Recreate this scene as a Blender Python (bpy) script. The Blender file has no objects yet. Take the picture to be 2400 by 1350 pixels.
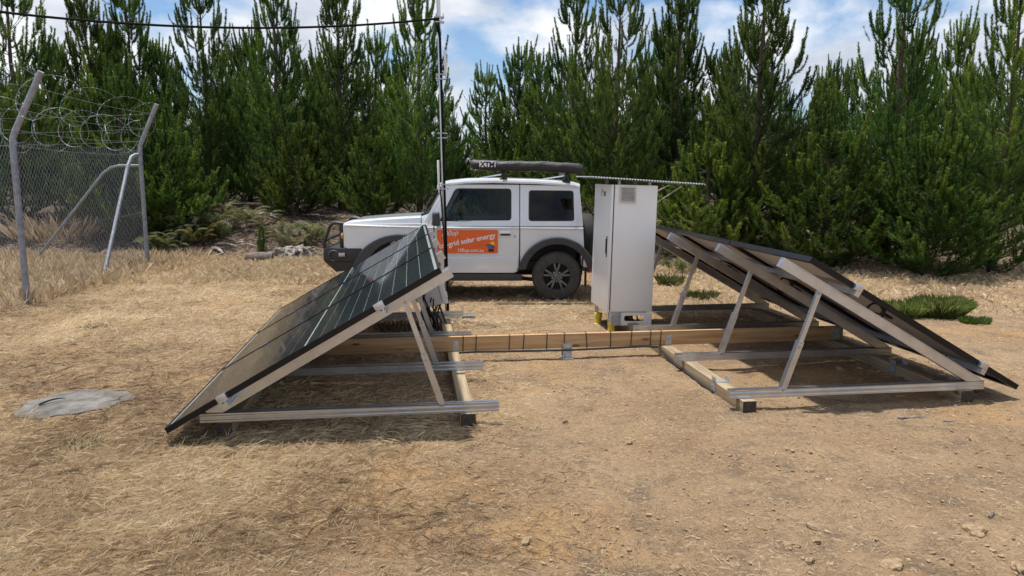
import bpy, bmesh, math, random
import numpy as np
from mathutils import Vector, Matrix

SC = bpy.context.scene
COL = SC.collection
R = math.radians

# ------------------------------------------------------------------ camera
CAM_H, F_PX, HORIZON = 1.805, 1800.0, 408.5
PITCH = math.atan((675 - HORIZON) / F_PX)
cam_d = bpy.data.cameras.new('camera')
cam_d.sensor_width = 36.0
cam_d.lens = 36.0 * F_PX / 2400.0
cam_d.clip_start = 0.05
cam_d.clip_end = 3000
cam = bpy.data.objects.new('camera', cam_d)
COL.objects.link(cam)
cam.location = (0, 0, CAM_H)
cam.rotation_euler = (math.pi / 2 - PITCH, 0, 0)
SC.camera = cam

# ------------------------------------------------------------------ sky, sun, exposure
SUN_EL, SUN_AZ = R(78), R(-58)          # azimuth from +Y, negative = to the left
world = bpy.data.worlds.new('World')
SC.world = world
world.use_nodes = True
wn, wl = world.node_tree.nodes, world.node_tree.links
wn.clear()
w_out = wn.new('ShaderNodeOutputWorld')
w_bg = wn.new('ShaderNodeBackground')
w_bg.inputs['Strength'].default_value = 0.115
sky = wn.new('ShaderNodeTexSky')
sky.sky_type = 'NISHITA'
sky.sun_disc = False
sky.sun_elevation = SUN_EL
sky.sun_rotation = SUN_AZ
sky.air_density = 1.0
sky.dust_density = 0.6
sky.ozone_density = 1.6
tc = wn.new('ShaderNodeTexCoord')
mp = wn.new('ShaderNodeMapping')
mp.inputs['Scale'].default_value = (1.0, 1.0, 1.75)
mp.inputs['Location'].default_value = (3.35, 0.6, 0.15)
n1 = wn.new('ShaderNodeTexNoise')
n1.inputs['Scale'].default_value = 4.6
n1.inputs['Detail'].default_value = 9
n1.inputs['Roughness'].default_value = 0.56
n1.inputs['Distortion'].default_value = 0.15
r1 = wn.new('ShaderNodeValToRGB')
r1.color_ramp.elements[0].position = 0.415
r1.color_ramp.elements[1].position = 0.55
n2 = wn.new('ShaderNodeTexNoise')
n2.inputs['Scale'].default_value = 7.0
n2.inputs['Detail'].default_value = 6
n2.inputs['Roughness'].default_value = 0.5
r2 = wn.new('ShaderNodeValToRGB')
r2.color_ramp.elements[0].position = 0.38
r2.color_ramp.elements[0].color = (4.6, 5.1, 6.0, 1)
r2.color_ramp.elements[1].position = 0.62
r2.color_ramp.elements[1].color = (8.3, 8.5, 8.8, 1)
mx = wn.new('ShaderNodeMix'); mx.data_type = 'RGBA'
skyg = wn.new('ShaderNodeMix'); skyg.data_type = 'RGBA'; skyg.blend_type = 'MULTIPLY'
skyg.inputs[0].default_value = 1.0
skyg.inputs[7].default_value = (0.80, 0.92, 1.06, 1)
wl.new(tc.outputs['Generated'], mp.inputs['Vector'])
wl.new(mp.outputs[0], n1.inputs['Vector'])
wl.new(mp.outputs[0], n2.inputs['Vector'])
wl.new(n1.outputs['Fac'], r1.inputs['Fac'])
wl.new(n2.outputs['Fac'], r2.inputs['Fac'])
wl.new(r1.outputs['Color'], mx.inputs[0])
wl.new(sky.outputs[0], skyg.inputs[6])
wl.new(skyg.outputs[2], mx.inputs[6])
wl.new(r2.outputs['Color'], mx.inputs[7])
wl.new(mx.outputs[2], w_bg.inputs['Color'])
wl.new(w_bg.outputs[0], w_out.inputs['Surface'])

sun_d = bpy.data.lights.new('sun', 'SUN')
sun_d.energy = 4.8
sun_d.angle = R(2.0)
sun_d.color = (1.0, 0.955, 0.88)
sun = bpy.data.objects.new('sun', sun_d)
COL.objects.link(sun)
to_sun = Vector((math.sin(SUN_AZ) * math.cos(SUN_EL), math.cos(SUN_AZ) * math.cos(SUN_EL), math.sin(SUN_EL)))
sun.rotation_euler = to_sun.to_track_quat('Z', 'Y').to_euler()
sun.location = (0, 0, 30)

vs = SC.view_settings
vs.view_transform = 'Standard'
vs.look = 'None'
vs.exposure = 0.15
vs.gamma = 1.0
vs.use_curve_mapping = False
SC.cycles.use_denoising = True
SC.cycles.denoising_prefilter = 'NONE'
SC.cycles.use_adaptive_sampling = False
SC.cycles.max_bounces = 8
SC.cycles.transparent_max_bounces = 16

# ------------------------------------------------------------------ pixel helpers (photograph layout -> metres)
def ray(px, py):
    a, b = (px - 1200) / F_PX, -(py - 675) / F_PX
    return Vector((a, math.cos(PITCH) + b * math.sin(PITCH), -math.sin(PITCH) + b * math.cos(PITCH)))
def on_z(px, py, z=0.0):
    d = ray(px, py); t = (z - CAM_H) / d.z
    return Vector((d.x * t, d.y * t, z))
def on_y(px, py, y):
    d = ray(px, py); t = y / d.y
    return Vector((d.x * t, y, CAM_H + d.z * t))
TH = 0.131                                # the rig stands turned 7.5 degrees
CT, ST = math.cos(TH), math.sin(TH)
def UV(u, v, z=0.0):
    return Vector((u * CT - v * ST, u * ST + v * CT, z))
def on_v(px, py, v):                      # point on the upright plane v = const, in rig coordinates
    d = ray(px, py); dv = -d.x * ST + d.y * CT; t = v / dv
    return Vector(((d.x * CT + d.y * ST) * t, v, CAM_H + d.z * t))

# ------------------------------------------------------------------ materials
def nodemat(name):
    m = bpy.data.materials.new(name); m.use_nodes = True
    nt = m.node_tree
    return m, nt.nodes, nt.links, nt.nodes['Principled BSDF']
def mat(name, col, rough=0.6, metal=0.0, var=0.12, vs=6.0, bump=0.0, bs=60.0, col2=None, stretch=None, coat=0.0, spec=None, lo=0.35, hi=0.65):
    m, N, L, b = nodemat(name)
    tcn = N.new('ShaderNodeTexCoord'); mpn = N.new('ShaderNodeMapping')
    if stretch: mpn.inputs['Scale'].default_value = stretch
    L.new(tcn.outputs['Object'], mpn.inputs['Vector'])
    no = N.new('ShaderNodeTexNoise'); no.inputs['Scale'].default_value = vs; no.inputs['Detail'].default_value = 6
    no.inputs['Roughness'].default_value = 0.6
    L.new(mpn.outputs[0], no.inputs['Vector'])
    rp = N.new('ShaderNodeValToRGB')
    c2 = col2 or tuple(min(1, c * (1 + var)) for c in col)
    c1 = col if col2 else tuple(c * (1 - var) for c in col)
    rp.color_ramp.elements[0].position = lo; rp.color_ramp.elements[1].position = hi
    rp.color_ramp.elements[0].color = (*c1, 1); rp.color_ramp.elements[1].color = (*c2, 1)
    L.new(no.outputs['Fac'], rp.inputs['Fac']); L.new(rp.outputs['Color'], b.inputs['Base Color'])
    b.inputs['Roughness'].default_value = rough; b.inputs['Metallic'].default_value = metal
    if coat: b.inputs['Coat Weight'].default_value = coat; b.inputs['Coat Roughness'].default_value = 0.06
    if spec is not None: b.inputs['Specular IOR Level'].default_value = spec
    if bump:
        n3 = N.new('ShaderNodeTexNoise'); n3.inputs['Scale'].default_value = bs; n3.inputs['Detail'].default_value = 5
        L.new(mpn.outputs[0], n3.inputs['Vector'])
        bp = N.new('ShaderNodeBump'); bp.inputs['Strength'].default_value = bump; bp.inputs['Distance'].default_value = 0.02
        L.new(n3.outputs['Fac'], bp.inputs['Height']); L.new(bp.outputs[0], b.inputs['Normal'])
    return m
def glassmat(name, tint, refl=0.9, rough=0.02, f0=0.04):
    m = bpy.data.materials.new(name); m.use_nodes = True
    N, L = m.node_tree.nodes, m.node_tree.links
    N.clear()
    o = N.new('ShaderNodeOutputMaterial'); t = N.new('ShaderNodeBsdfTransparent'); g = N.new('ShaderNodeBsdfGlossy')
    t.inputs['Color'].default_value = (*tint, 1); g.inputs['Roughness'].default_value = rough
    lw = N.new('ShaderNodeLayerWeight'); lw.inputs['Blend'].default_value = 0.5
    pw = N.new('ShaderNodeMath'); pw.operation = 'POWER'; pw.inputs[1].default_value = 5.0
    L.new(lw.outputs['Facing'], pw.inputs[0])
    fr = N.new('ShaderNodeMath'); fr.operation = 'MULTIPLY_ADD'; fr.inputs[1].default_value = refl; fr.inputs[2].default_value = f0
    L.new(pw.outputs[0], fr.inputs[0])
    mxs = N.new('ShaderNodeMixShader')
    L.new(fr.outputs[0], mxs.inputs[0]); L.new(t.outputs[0], mxs.inputs[1]); L.new(g.outputs[0], mxs.inputs[2])
    L.new(mxs.outputs[0], o.inputs['Surface'])
    return m
def woodmat(name, c1, c2, axis, knots=True):
    m, N, L, b = nodemat(name)
    tcn = N.new('ShaderNodeTexCoord'); mpn = N.new('ShaderNodeMapping')
    s = [14, 14, 14]; s[axis] = 0.7
    mpn.inputs['Scale'].default_value = s
    L.new(tcn.outputs['Object'], mpn.inputs['Vector'])
    no = N.new('ShaderNodeTexNoise'); no.inputs['Scale'].default_value = 2.2; no.inputs['Detail'].default_value = 7; no.inputs['Distortion'].default_value = 0.7
    L.new(mpn.outputs[0], no.inputs['Vector'])
    rp = N.new('ShaderNodeValToRGB'); e = rp.color_ramp.elements
    e[0].position = 0.36; e[1].position = 0.62; e[0].color = (*c1, 1); e[1].color = (*c2, 1)
    L.new(no.outputs['Fac'], rp.inputs['Fac'])
    kn = N.new('ShaderNodeTexVoronoi'); kn.inputs['Scale'].default_value = 1.0
    mk = N.new('ShaderNodeMapping'); sk = [9, 9, 9]; sk[axis] = 2.6; mk.inputs['Scale'].default_value = sk
    L.new(tcn.outputs['Object'], mk.inputs['Vector']); L.new(mk.outputs[0], kn.inputs['Vector'])
    kr = N.new('ShaderNodeValToRGB'); kr.color_ramp.elements[0].position = 0.06; kr.color_ramp.elements[1].position = 0.16
    kr.color_ramp.elements[0].color = (0.3, 0.22, 0.16, 1)
    L.new(kn.outputs['Distance'], kr.inputs['Fac'])
    mu = N.new('ShaderNodeMix'); mu.data_type = 'RGBA'; mu.blend_type = 'MULTIPLY'; mu.inputs[0].default_value = 1
    L.new(rp.outputs['Color'], mu.inputs[6]); L.new(kr.outputs['Color'], mu.inputs[7])
    L.new(mu.outputs[2], b.inputs['Base Color'])
    b.inputs['Roughness'].default_value = 0.75
    bp = N.new('ShaderNodeBump'); bp.inputs['Strength'].default_value = 0.25; bp.inputs['Distance'].default_value = 0.004
    L.new(no.outputs['Fac'], bp.inputs['Height']); L.new(bp.outputs[0], b.inputs['Normal'])
    return m
def leafmat(name, ramp, trans=0.35, rough=0.55, objvar=0.3):
    """colour from the per-leaf attribute 'tint' (own colour of each shoot or straw), a little shift for each plant"""
    m = bpy.data.materials.new(name); m.use_nodes = True
    N, L = m.node_tree.nodes, m.node_tree.links
    N.clear()
    o = N.new('ShaderNodeOutputMaterial')
    at = N.new('ShaderNodeAttribute'); at.attribute_name = 'tint'
    rp = N.new('ShaderNodeValToRGB')
    while len(rp.color_ramp.elements) < len(ramp): rp.color_ramp.elements.new(0.5)
    for e, (p, c) in zip(rp.color_ramp.elements, ramp): e.position = p; e.color = (*c, 1)
    L.new(at.outputs['Fac'], rp.inputs['Fac'])
    oi = N.new('ShaderNodeObjectInfo')
    mr = N.new('ShaderNodeMapRange'); mr.inputs['To Min'].default_value = 1 - objvar; mr.inputs['To Max'].default_value = 1 + objvar
    L.new(oi.outputs['Random'], mr.inputs['Value'])
    hs = N.new('ShaderNodeHueSaturation'); L.new(rp.outputs['Color'], hs.inputs['Color']); L.new(mr.outputs[0], hs.inputs['Value'])
    if objvar:
        mh = N.new('ShaderNodeMapRange'); mh.inputs['To Min'].default_value = 0.485; mh.inputs['To Max'].default_value = 0.515
        fr_ = N.new('ShaderNodeMath'); fr_.operation = 'FRACT'; m7 = N.new('ShaderNodeMath'); m7.operation = 'MULTIPLY'; m7.inputs[1].default_value = 7.31
        L.new(oi.outputs['Random'], m7.inputs[0]); L.new(m7.outputs[0], fr_.inputs[0]); L.new(fr_.outputs[0], mh.inputs['Value']); L.new(mh.outputs[0], hs.inputs['Hue'])
    d = N.new('ShaderNodeBsdfPrincipled'); d.inputs['Roughness'].default_value = rough
    d.inputs['Specular IOR Level'].default_value = 0.35
    t = N.new('ShaderNodeBsdfTranslucent')
    mxs = N.new('ShaderNodeMixShader'); mxs.inputs[0].default_value = trans
    L.new(hs.outputs[0], d.inputs['Base Color']); L.new(hs.outputs[0], t.inputs['Color'])
    L.new(d.outputs[0], mxs.inputs[1]); L.new(t.outputs[0], mxs.inputs[2]); L.new(mxs.outputs[0], o.inputs['Surface'])
    return m

M = {}
M['alu'] = mat('aluminium', (0.56, 0.585, 0.625), 0.33, 1.0, 0.10, 9, stretch=(1, 1, 1))
M['galv'] = mat('galvanised', (0.44, 0.47, 0.51), 0.5, 0.8, 0.25, 26, bump=0.1)
M['galvpost'] = mat('galvanised post', (0.30, 0.32, 0.36), 0.6, 0.55, 0.22, 14, bump=0.15)
M['black'] = mat('black plastic', (0.016, 0.016, 0.018), 0.5, 0, 0.3, 10)
M['sheath'] = mat('cable sheath', (0.012, 0.012, 0.012), 0.9, 0, 0.2, 10, spec=0.1)
M['rubber'] = mat('rubber', (0.060, 0.057, 0.054), 0.85, 0, 0.25, 20, bump=0.3, bs=90)
M['frame_black'] = mat('black anodised frame', (0.015, 0.015, 0.018), 0.33, 0.6, 0.2, 10)
M['cell'] = mat('solar cell', (0.008, 0.013, 0.018), 0.3, 0, 0.35, 3, spec=0.4)
M['frontsheet'] = mat('front sheet', (0.42, 0.44, 0.44), 0.5, 0, 0.05, 4)
M['backsheet'] = mat('back sheet', (0.44, 0.41, 0.385), 0.55, 0, 0.07, 3)
M['glass'] = glassmat('panel glass', (0.93, 0.95, 0.95), 0.52, 0.05)
M['beamwood'] = woodmat('pine beam', (0.42, 0.235, 0.105), (0.58, 0.385, 0.20), 0)
M['sleeperwood'] = woodmat('treated pine sleeper', (0.235, 0.175, 0.105), (0.38, 0.295, 0.185), 1)
M['endgrain_shade'] = mat('weathered end grain with painted shade', (0.05, 0.038, 0.027), 0.9, 0, 0.35, 30, bump=0.3)  # weathered ends, colour darkened further to paint in their shade
M['cabinet'] = mat('cabinet paint', (0.84, 0.83, 0.81), 0.42, 0, 0.025, 2.5, bump=0.03, bs=200)
M['cabdark'] = mat('cabinet seal', (0.035, 0.035, 0.035), 0.7)
M['vent'] = mat('vent plastic', (0.56, 0.53, 0.48), 0.5)
M['yellow'] = mat('yellow foot', (0.75, 0.60, 0.06), 0.5, 0, 0.25, 20)
M['greybox'] = mat('grey enclosure', (0.50, 0.51, 0.53), 0.45, 0, 0.05, 5)
M['whiteplastic'] = mat('white plastic', (0.72, 0.73, 0.74), 0.4, 0, 0.05, 5)
M['paint'] = mat('silver white car paint', (0.72, 0.75, 0.775), 0.30, 0.1, 0.03, 3, coat=1.0)
M['trim'] = mat('dark plastic trim', (0.045, 0.046, 0.05), 0.62, 0, 0.15, 18, bump=0.05, bs=160)
M['steel_black'] = mat('black coated steel', (0.022, 0.022, 0.024), 0.5, 0, 0.2, 18, bump=0.05, bs=160)
M['rim'] = mat('dark alloy', (0.15, 0.15, 0.16), 0.4, 0.5, 0.15, 9)
M['under'] = mat('underbody', (0.02, 0.019, 0.018), 0.8, 0, 0.3, 9)
M['seat'] = mat('seat fabric', (0.02, 0.02, 0.023), 0.85, 0, 0.2, 40)
M['carglass'] = glassmat('car glass', (0.55, 0.60, 0.57), 0.8, 0.01, 0.022)
M['privacy'] = glassmat('dark car glass', (0.34, 0.33, 0.34), 0.8, 0.01, 0.022)
M['orange'] = mat('orange sign', (0.80, 0.135, 0.02), 0.5, 0, 0.03, 5)
M['white'] = mat('white print', (0.82, 0.82, 0.82), 0.5, 0, 0.02, 5)
M['blue'] = mat('blue print', (0.03, 0.14, 0.42), 0.5, 0, 0.05, 5)
M['sunyellow'] = mat('yellow print', (0.85, 0.55, 0.03), 0.5, 0, 0.05, 5)
M['print_dark'] = mat('dark print', (0.02, 0.02, 0.025), 0.6)
M['vinyl'] = mat('awning vinyl', (0.020, 0.020, 0.023), 0.55, 0, 0.25, 8, bump=0.5, bs=9, stretch=(0.7, 3, 3))
M['lamp'] = mat('lamp lens', (0.45, 0.45, 0.46), 0.15, 0.3, 0.1, 10)
M['indicator'] = mat('indicator lens', (0.6, 0.25, 0.08), 0.3)
M['orange_bag'] = mat('orange bag', (0.62, 0.11, 0.035), 0.8)
M['bark'] = mat('pine bark', (0.085, 0.058, 0.043), 0.9, 0, 0.4, 14, bump=0.6, bs=30, stretch=(1, 1, 0.4))
M['deadwood'] = mat('bleached wood', (0.29, 0.26, 0.23), 0.95, 0, 0.55, 12, bump=0.9, bs=30)
M['logwood'] = mat('old log', (0.14, 0.11, 0.10), 0.9, 0, 0.4, 12, bump=0.6, bs=24)
M['stone'] = mat('sandstone', (0.25, 0.17, 0.10), 0.95, 0, 0.25, 2.2, bump=0.6, bs=6, col2=(0.42, 0.31, 0.19), spec=0.15)
M['concrete'] = mat('weathered concrete', (0.09, 0.08, 0.068), 0.95, 0, 0.2, 7, bump=0.8, bs=50, col2=(0.22, 0.205, 0.185))
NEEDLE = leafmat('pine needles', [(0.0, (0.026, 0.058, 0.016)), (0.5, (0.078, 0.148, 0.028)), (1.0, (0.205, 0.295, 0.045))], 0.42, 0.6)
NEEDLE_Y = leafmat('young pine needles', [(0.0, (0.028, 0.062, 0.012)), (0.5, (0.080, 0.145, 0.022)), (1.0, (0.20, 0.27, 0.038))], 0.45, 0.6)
STRAW = leafmat('dry straw', [(0.0, (0.24, 0.165, 0.105)), (0.45, (0.53, 0.395, 0.235)), (1.0, (0.80, 0.67, 0.45))], 0.35, 0.75, 0.0)
FERN = leafmat('fern fronds', [(0.0, (0.045, 0.068, 0.018)), (0.6, (0.13, 0.145, 0.04)), (1.0, (0.27, 0.20, 0.07))], 0.35, 0.6)
TUSS = leafmat('green tussock', [(0.0, (0.08, 0.13, 0.022)), (0.55, (0.20, 0.26, 0.05)), (1.0, (0.55, 0.48, 0.24))], 0.45, 0.6)
DULL = leafmat('dull weed leaves', [(0.0, (0.075, 0.08, 0.038)), (0.6, (0.15, 0.14, 0.07)), (1.0, (0.34, 0.27, 0.15))], 0.3, 0.7)
DEADLEAF = leafmat('dead leaves', [(0.0, (0.06, 0.04, 0.03)), (0.6, (0.20, 0.13, 0.09)), (1.0, (0.42, 0.34, 0.26))], 0.15, 0.8)
YELLOW_FL = leafmat('yellow petals', [(0.0, (0.7, 0.5, 0.02)), (1.0, (0.85, 0.7, 0.05))], 0.3, 0.6)

# ------------------------------------------------------------------ mesh helpers
def prop(o, label=None, cat=None, group=None, kind=None):
    if label: o['label'] = label
    if cat: o['category'] = cat
    if group: o['group'] = group
    if kind: o['kind'] = kind
    return o
def thing(name, label, cat, loc=(0, 0, 0), rotz=0.0, group=None):
    o = bpy.data.objects.new(name, None); COL.objects.link(o)
    o.empty_display_size = 0.1
    o.location = loc; o.rotation_euler = (0, 0, rotz)
    return prop(o, label, cat, group)
class MB:
    """collects shapes; build() links them as one mesh object"""
    def __init__(s, off=(0, 0, 0)): s.v, s.f, s.off = [], [], Vector(off)
    def add(s, vs, fs):
        n = len(s.v); s.v += [tuple(v) for v in vs]; s.f += [tuple(i + n for i in f) for f in fs]; return s
    def hexa(s, p):  # 8 corners: bottom 4 ccw, top 4 ccw
        return s.add(p, [(3, 2, 1, 0), (4, 5, 6, 7), (0, 1, 5, 4), (1, 2, 6, 5), (2, 3, 7, 6), (3, 0, 4, 7)])
    def box(s, x0, x1, y0, y1, z0, z1):
        return s.hexa([(x0, y0, z0), (x1, y0, z0), (x1, y1, z0), (x0, y1, z0), (x0, y0, z1), (x1, y0, z1), (x1, y1, z1), (x0, y1, z1)])
    def extrude(s, prof, p0, p1, up=(0, 0, 1), cap=True):
        p0, p1 = Vector(p0), Vector(p1); d = (p1 - p0).normalized(); up = Vector(up)
        x = d.cross(up).normalized(); y = x.cross(d).normalized(); n = len(prof)
        vs = [p0 + x * a + y * b for a, b in prof] + [p1 + x * a + y * b for a, b in prof]
        fs = [(i, (i + 1) % n, n + (i + 1) % n, n + i) for i in range(n)]
        if cap: fs += [tuple(range(n))[::-1], tuple(range(n, 2 * n))]
        return s.add(vs, fs)
    def beam(s, p0, p1, w, h, up=(0, 0, 1)):
        return s.extrude([(-w / 2, -h / 2), (w / 2, -h / 2), (w / 2, h / 2), (-w / 2, h / 2)], p0, p1, up)
    def tube(s, pts, r, n=8, cap=True):
        pts = [Vector(p) for p in pts]; k = len(pts); rr = r if hasattr(r, '__len__') else [r] * k
        base = len(s.v); prev = None
        for i, p in enumerate(pts):
            t = (pts[min(i + 1, k - 1)] - pts[max(i - 1, 0)]).normalized()
            if prev is None:
                a = Vector((0, 0, 1)) if abs(t.z) < 0.9 else Vector((1, 0, 0)); x = t.cross(a).normalized()
            else: x = (prev - t * prev.dot(t)).normalized()
            prev = x; y = t.cross(x)
            for j in range(n):
                a = 2 * math.pi * j / n
                s.v.append(tuple(p + (x * math.cos(a) + y * math.sin(a)) * rr[i]))
        for i in range(k - 1):
            for j in range(n):
                s.f.append((base + i * n + j, base + i * n + (j + 1) % n, base + (i + 1) * n + (j + 1) % n, base + (i + 1) * n + j))
        if cap:
            s.f.append(tuple(base + j for j in range(n))[::-1]); s.f.append(tuple(base + (k - 1) * n + j for j in range(n)))
        return s
    def lathe(s, prof, c, axis='y', n=32):   # prof: (radius, along axis)
        base = len(s.v); k = len(prof)
        for j in range(n):
            a = 2 * math.pi * j / n
            for r, h in prof:
                if axis == 'y': s.v.append((c[0] + r * math.cos(a), c[1] + h, c[2] + r * math.sin(a)))
                elif axis == 'x': s.v.append((c[0] + h, c[1] + r * math.cos(a), c[2] + r * math.sin(a)))
                else: s.v.append((c[0] + r * math.cos(a), c[1] + r * math.sin(a), c[2] + h))
        for j in range(n):
            for i in range(k - 1):
                s.f.append((base + j * k + i, base + ((j + 1) % n) * k + i, base + ((j + 1) % n) * k + i + 1, base + j * k + i + 1))
        return s
    def mesh(s, name):
        me = bpy.data.meshes.new(name)
        o = s.off
        me.from_pydata([(x - o.x, y - o.y, z - o.z) for x, y, z in s.v], [], s.f)
        return me
    def build(s, name, m, parent=None, bevel=0.0, smooth=False, seg=2, weld=True):
        me = s.mesh(name)
        bm = bmesh.new(); bm.from_mesh(me)
        bmesh.ops.recalc_face_normals(bm, faces=bm.faces)
        if bevel:
            es = [e for e in bm.edges if len(e.link_faces) == 2 and e.calc_face_angle(0) > 0.5]
            bmesh.ops.bevel(bm, geom=es, offset=bevel, segments=seg, affect='EDGES', profile=0.6, clamp_overlap=True)
        bm.to_mesh(me); bm.free()
        return link(name, me, m, parent, smooth or bevel > 0)
def link(name, me, m, parent=None, smooth=False, angle=0.6):
    o = bpy.data.objects.new(name, me); COL.objects.link(o)
    if m: me.materials.append(m)
    if parent: o.parent = parent
    if smooth:
        me.shade_smooth()
        try: me.set_sharp_from_angle(angle=angle)
        except Exception: pass
    return o
def copy_tree(o, parent=None):
    c = o.copy(); COL.objects.link(c)
    if parent: c.parent = parent
    for ch in list(o.children): copy_tree(ch, c)
    return c
def round_poly(pts, rad, n=5):
    out = []; k = len(pts)
    for i, p in enumerate(pts):
        r = rad[i] if hasattr(rad, '__len__') else rad
        p = Vector(p); a = Vector(pts[i - 1]); b = Vector(pts[(i + 1) % k])
        if r <= 0: out.append(tuple(p)); continue
        d1, d2 = (a - p), (b - p); r1 = min(r, d1.length * .48, d2.length * .48)
        q0, q1 = p + d1.normalized() * r1, p + d2.normalized() * r1
        for j in range(n + 1):
            t = j / n
            out.append(tuple(q0 * (1 - t) ** 2 + p * 2 * t * (1 - t) + q1 * t * t))
    return out
def flat_mesh(outer, holes=(), th=0.02, bev=0.004):
    """filled 2D outline with holes and rounded rim, thickness along local z"""
    cu = bpy.data.curves.new('c', 'CURVE'); cu.dimensions = '2D'; cu.fill_mode = 'BOTH'
    for pts in [outer, *holes]:
        sp = cu.splines.new('POLY'); sp.points.add(len(pts) - 1); sp.use_cyclic_u = True
        for q, p in zip(sp.points, pts): q.co = (p[0], p[1], 0, 1)
    cu.extrude = max(th / 2 - bev, 0.0001); cu.bevel_depth = bev; cu.offset = -bev; cu.bevel_resolution = 1
    ob = bpy.data.objects.new('c', cu); COL.objects.link(ob)
    me = bpy.data.meshes.new_from_object(ob.evaluated_get(bpy.context.evaluated_depsgraph_get()))
    bpy.data.objects.remove(ob); bpy.data.curves.remove(cu)
    me.materials.clear()
    return me
def text_mesh(s, size, shear=0.0, bold=0.0, spacing=1.0):
    cu = bpy.data.curves.new('t', 'FONT'); cu.body = s; cu.size = size; cu.shear = shear; cu.offset = bold
    cu.space_character = spacing; cu.extrude = 0.0006
    ob = bpy.data.objects.new('t', cu); COL.objects.link(ob)
    me = bpy.data.meshes.new_from_object(ob.evaluated_get(bpy.context.evaluated_depsgraph_get()))
    bpy.data.objects.remove(ob); bpy.data.curves.remove(cu)
    me.materials.clear()
    return me
def tri_mesh(name, V, tint, m, per=3):
    """V: (n*per,3) vertices, each consecutive `per` form one face (3 or 4)"""
    n = len(V) // per
    me = bpy.data.meshes.new(name)
    me.vertices.add(len(V)); me.vertices.foreach_set('co', np.asarray(V, dtype=np.float32).ravel())
    me.loops.add(len(V)); me.loops.foreach_set('vertex_index', np.arange(len(V), dtype=np.int32))
    me.polygons.add(n)
    me.polygons.foreach_set('loop_start', np.arange(0, len(V), per, dtype=np.int32))
    me.update(calc_edges=True)
    at = me.attributes.new('tint', 'FLOAT', 'FACE'); at.data.foreach_set('value', np.asarray(tint, dtype=np.float32))
    me.materials.append(m)
    return me
def vnoise(x, y, sc, seed=0):
    """smooth value noise, numpy"""
    x = np.asarray(x, float) * sc + seed * 17.13; y = np.asarray(y, float) * sc + seed * 7.71
    xi, yi = np.floor(x), np.floor(y); fx, fy = x - xi, y - yi
    fx = fx * fx * (3 - 2 * fx); fy = fy * fy * (3 - 2 * fy)
    def hsh(a, b):
        s = np.sin(a * 127.1 + b * 311.7 + seed * 13.7) * 43758.5453
        return s - np.floor(s)
    return (hsh(xi, yi) * (1 - fx) + hsh(xi + 1, yi) * fx) * (1 - fy) + (hsh(xi, yi + 1) * (1 - fx) + hsh(xi + 1, yi + 1) * fx) * fy

# ------------------------------------------------------------------ ground
def gz(x, y):
    x = np.asarray(x, float); y = np.asarray(y, float)
    edge = 15.6 - 0.13 * x                      # the clearing ends along a slanting line
    t = np.clip((y - edge) / 3.0, 0, 1)
    rise = 0.55 * t * t * (3 - 2 * t) + 0.018 * np.clip(y - edge - 3, 0, 60)
    rise = rise * np.clip(1.0 - (x - 1) / 14, 0.35, 1)
    left = np.clip((-x - 3.0) / 5, 0, 1) * 0.0
    m = (vnoise(x, y, 0.45, 1) - 0.5) * 0.05 + (vnoise(x, y, 1.7, 2) - 0.5) * 0.022
    rig = np.clip((np.maximum(np.abs(x - 1.0) - 4.4, np.abs(y - 7.8) - 3.2)) / 1.0, 0, 1)
    hump = 0.35 * (t > 0) * vnoise(x, y, 0.6, 5) * t
    return rise + left + m * (0.35 + 0.65 * rig) + hump
def axis_pts(a, b, lo, hi, n_in, n_out):
    inn = np.linspace(a, b, n_in)
    l = a - np.geomspace(0.25, a - lo, n_out)[::-1] if a > lo else []
    h = b + np.geomspace(0.25, hi - b, n_out)
    return np.concatenate([l, inn, h])
gx = np.concatenate([-12 - np.geomspace(.25, 888, 40)[::-1], np.linspace(-12, -5.6, 70)[:-1], np.linspace(-5.6, 5.6, 360), np.linspace(5.6, 12, 70)[1:], 12 + np.geomspace(.25, 888, 40)])
gy = np.concatenate([2.4 - np.geomspace(.25, 400, 30)[::-1], np.linspace(2.4, 7.5, 230)[:-1], np.linspace(7.5, 24, 240), 24 + np.geomspace(.25, 1476, 40)])
GX, GY = np.meshgrid(gx, gy)
GZ = gz(GX, GY)
clod = (vnoise(GX, GY, 7, 41) - .5) * .016 + (vnoise(GX, GY, 15, 42) - .5) * .010
GZ = GZ + clod * np.clip((9.5 - GY) / 3, 0, 1) * np.clip((6 - np.abs(GX)) / 1, 0, 1)
far = np.clip((np.maximum(np.abs(GX), np.abs(GY)) - 70) / 60, 0, 1)
GZ = GZ * (1 - far) + 1.0 * far
nx, ny = len(gx), len(gy)
me = bpy.data.meshes.new('ground')
me.vertices.add(nx * ny); me.vertices.foreach_set('co', np.stack([GX, GY, GZ], -1).astype(np.float32).ravel())
ii = (np.arange(ny - 1)[:, None] * nx + np.arange(nx - 1)[None, :]).ravel()
q = np.stack([ii, ii + 1, ii + nx + 1, ii + nx], -1).astype(np.int32)
me.loops.add(q.size); me.loops.foreach_set('vertex_index', q.ravel())
me.polygons.add(len(q)); me.polygons.foreach_set('loop_start', np.arange(0, q.size, 4, dtype=np.int32))
me.update(calc_edges=True)
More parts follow.
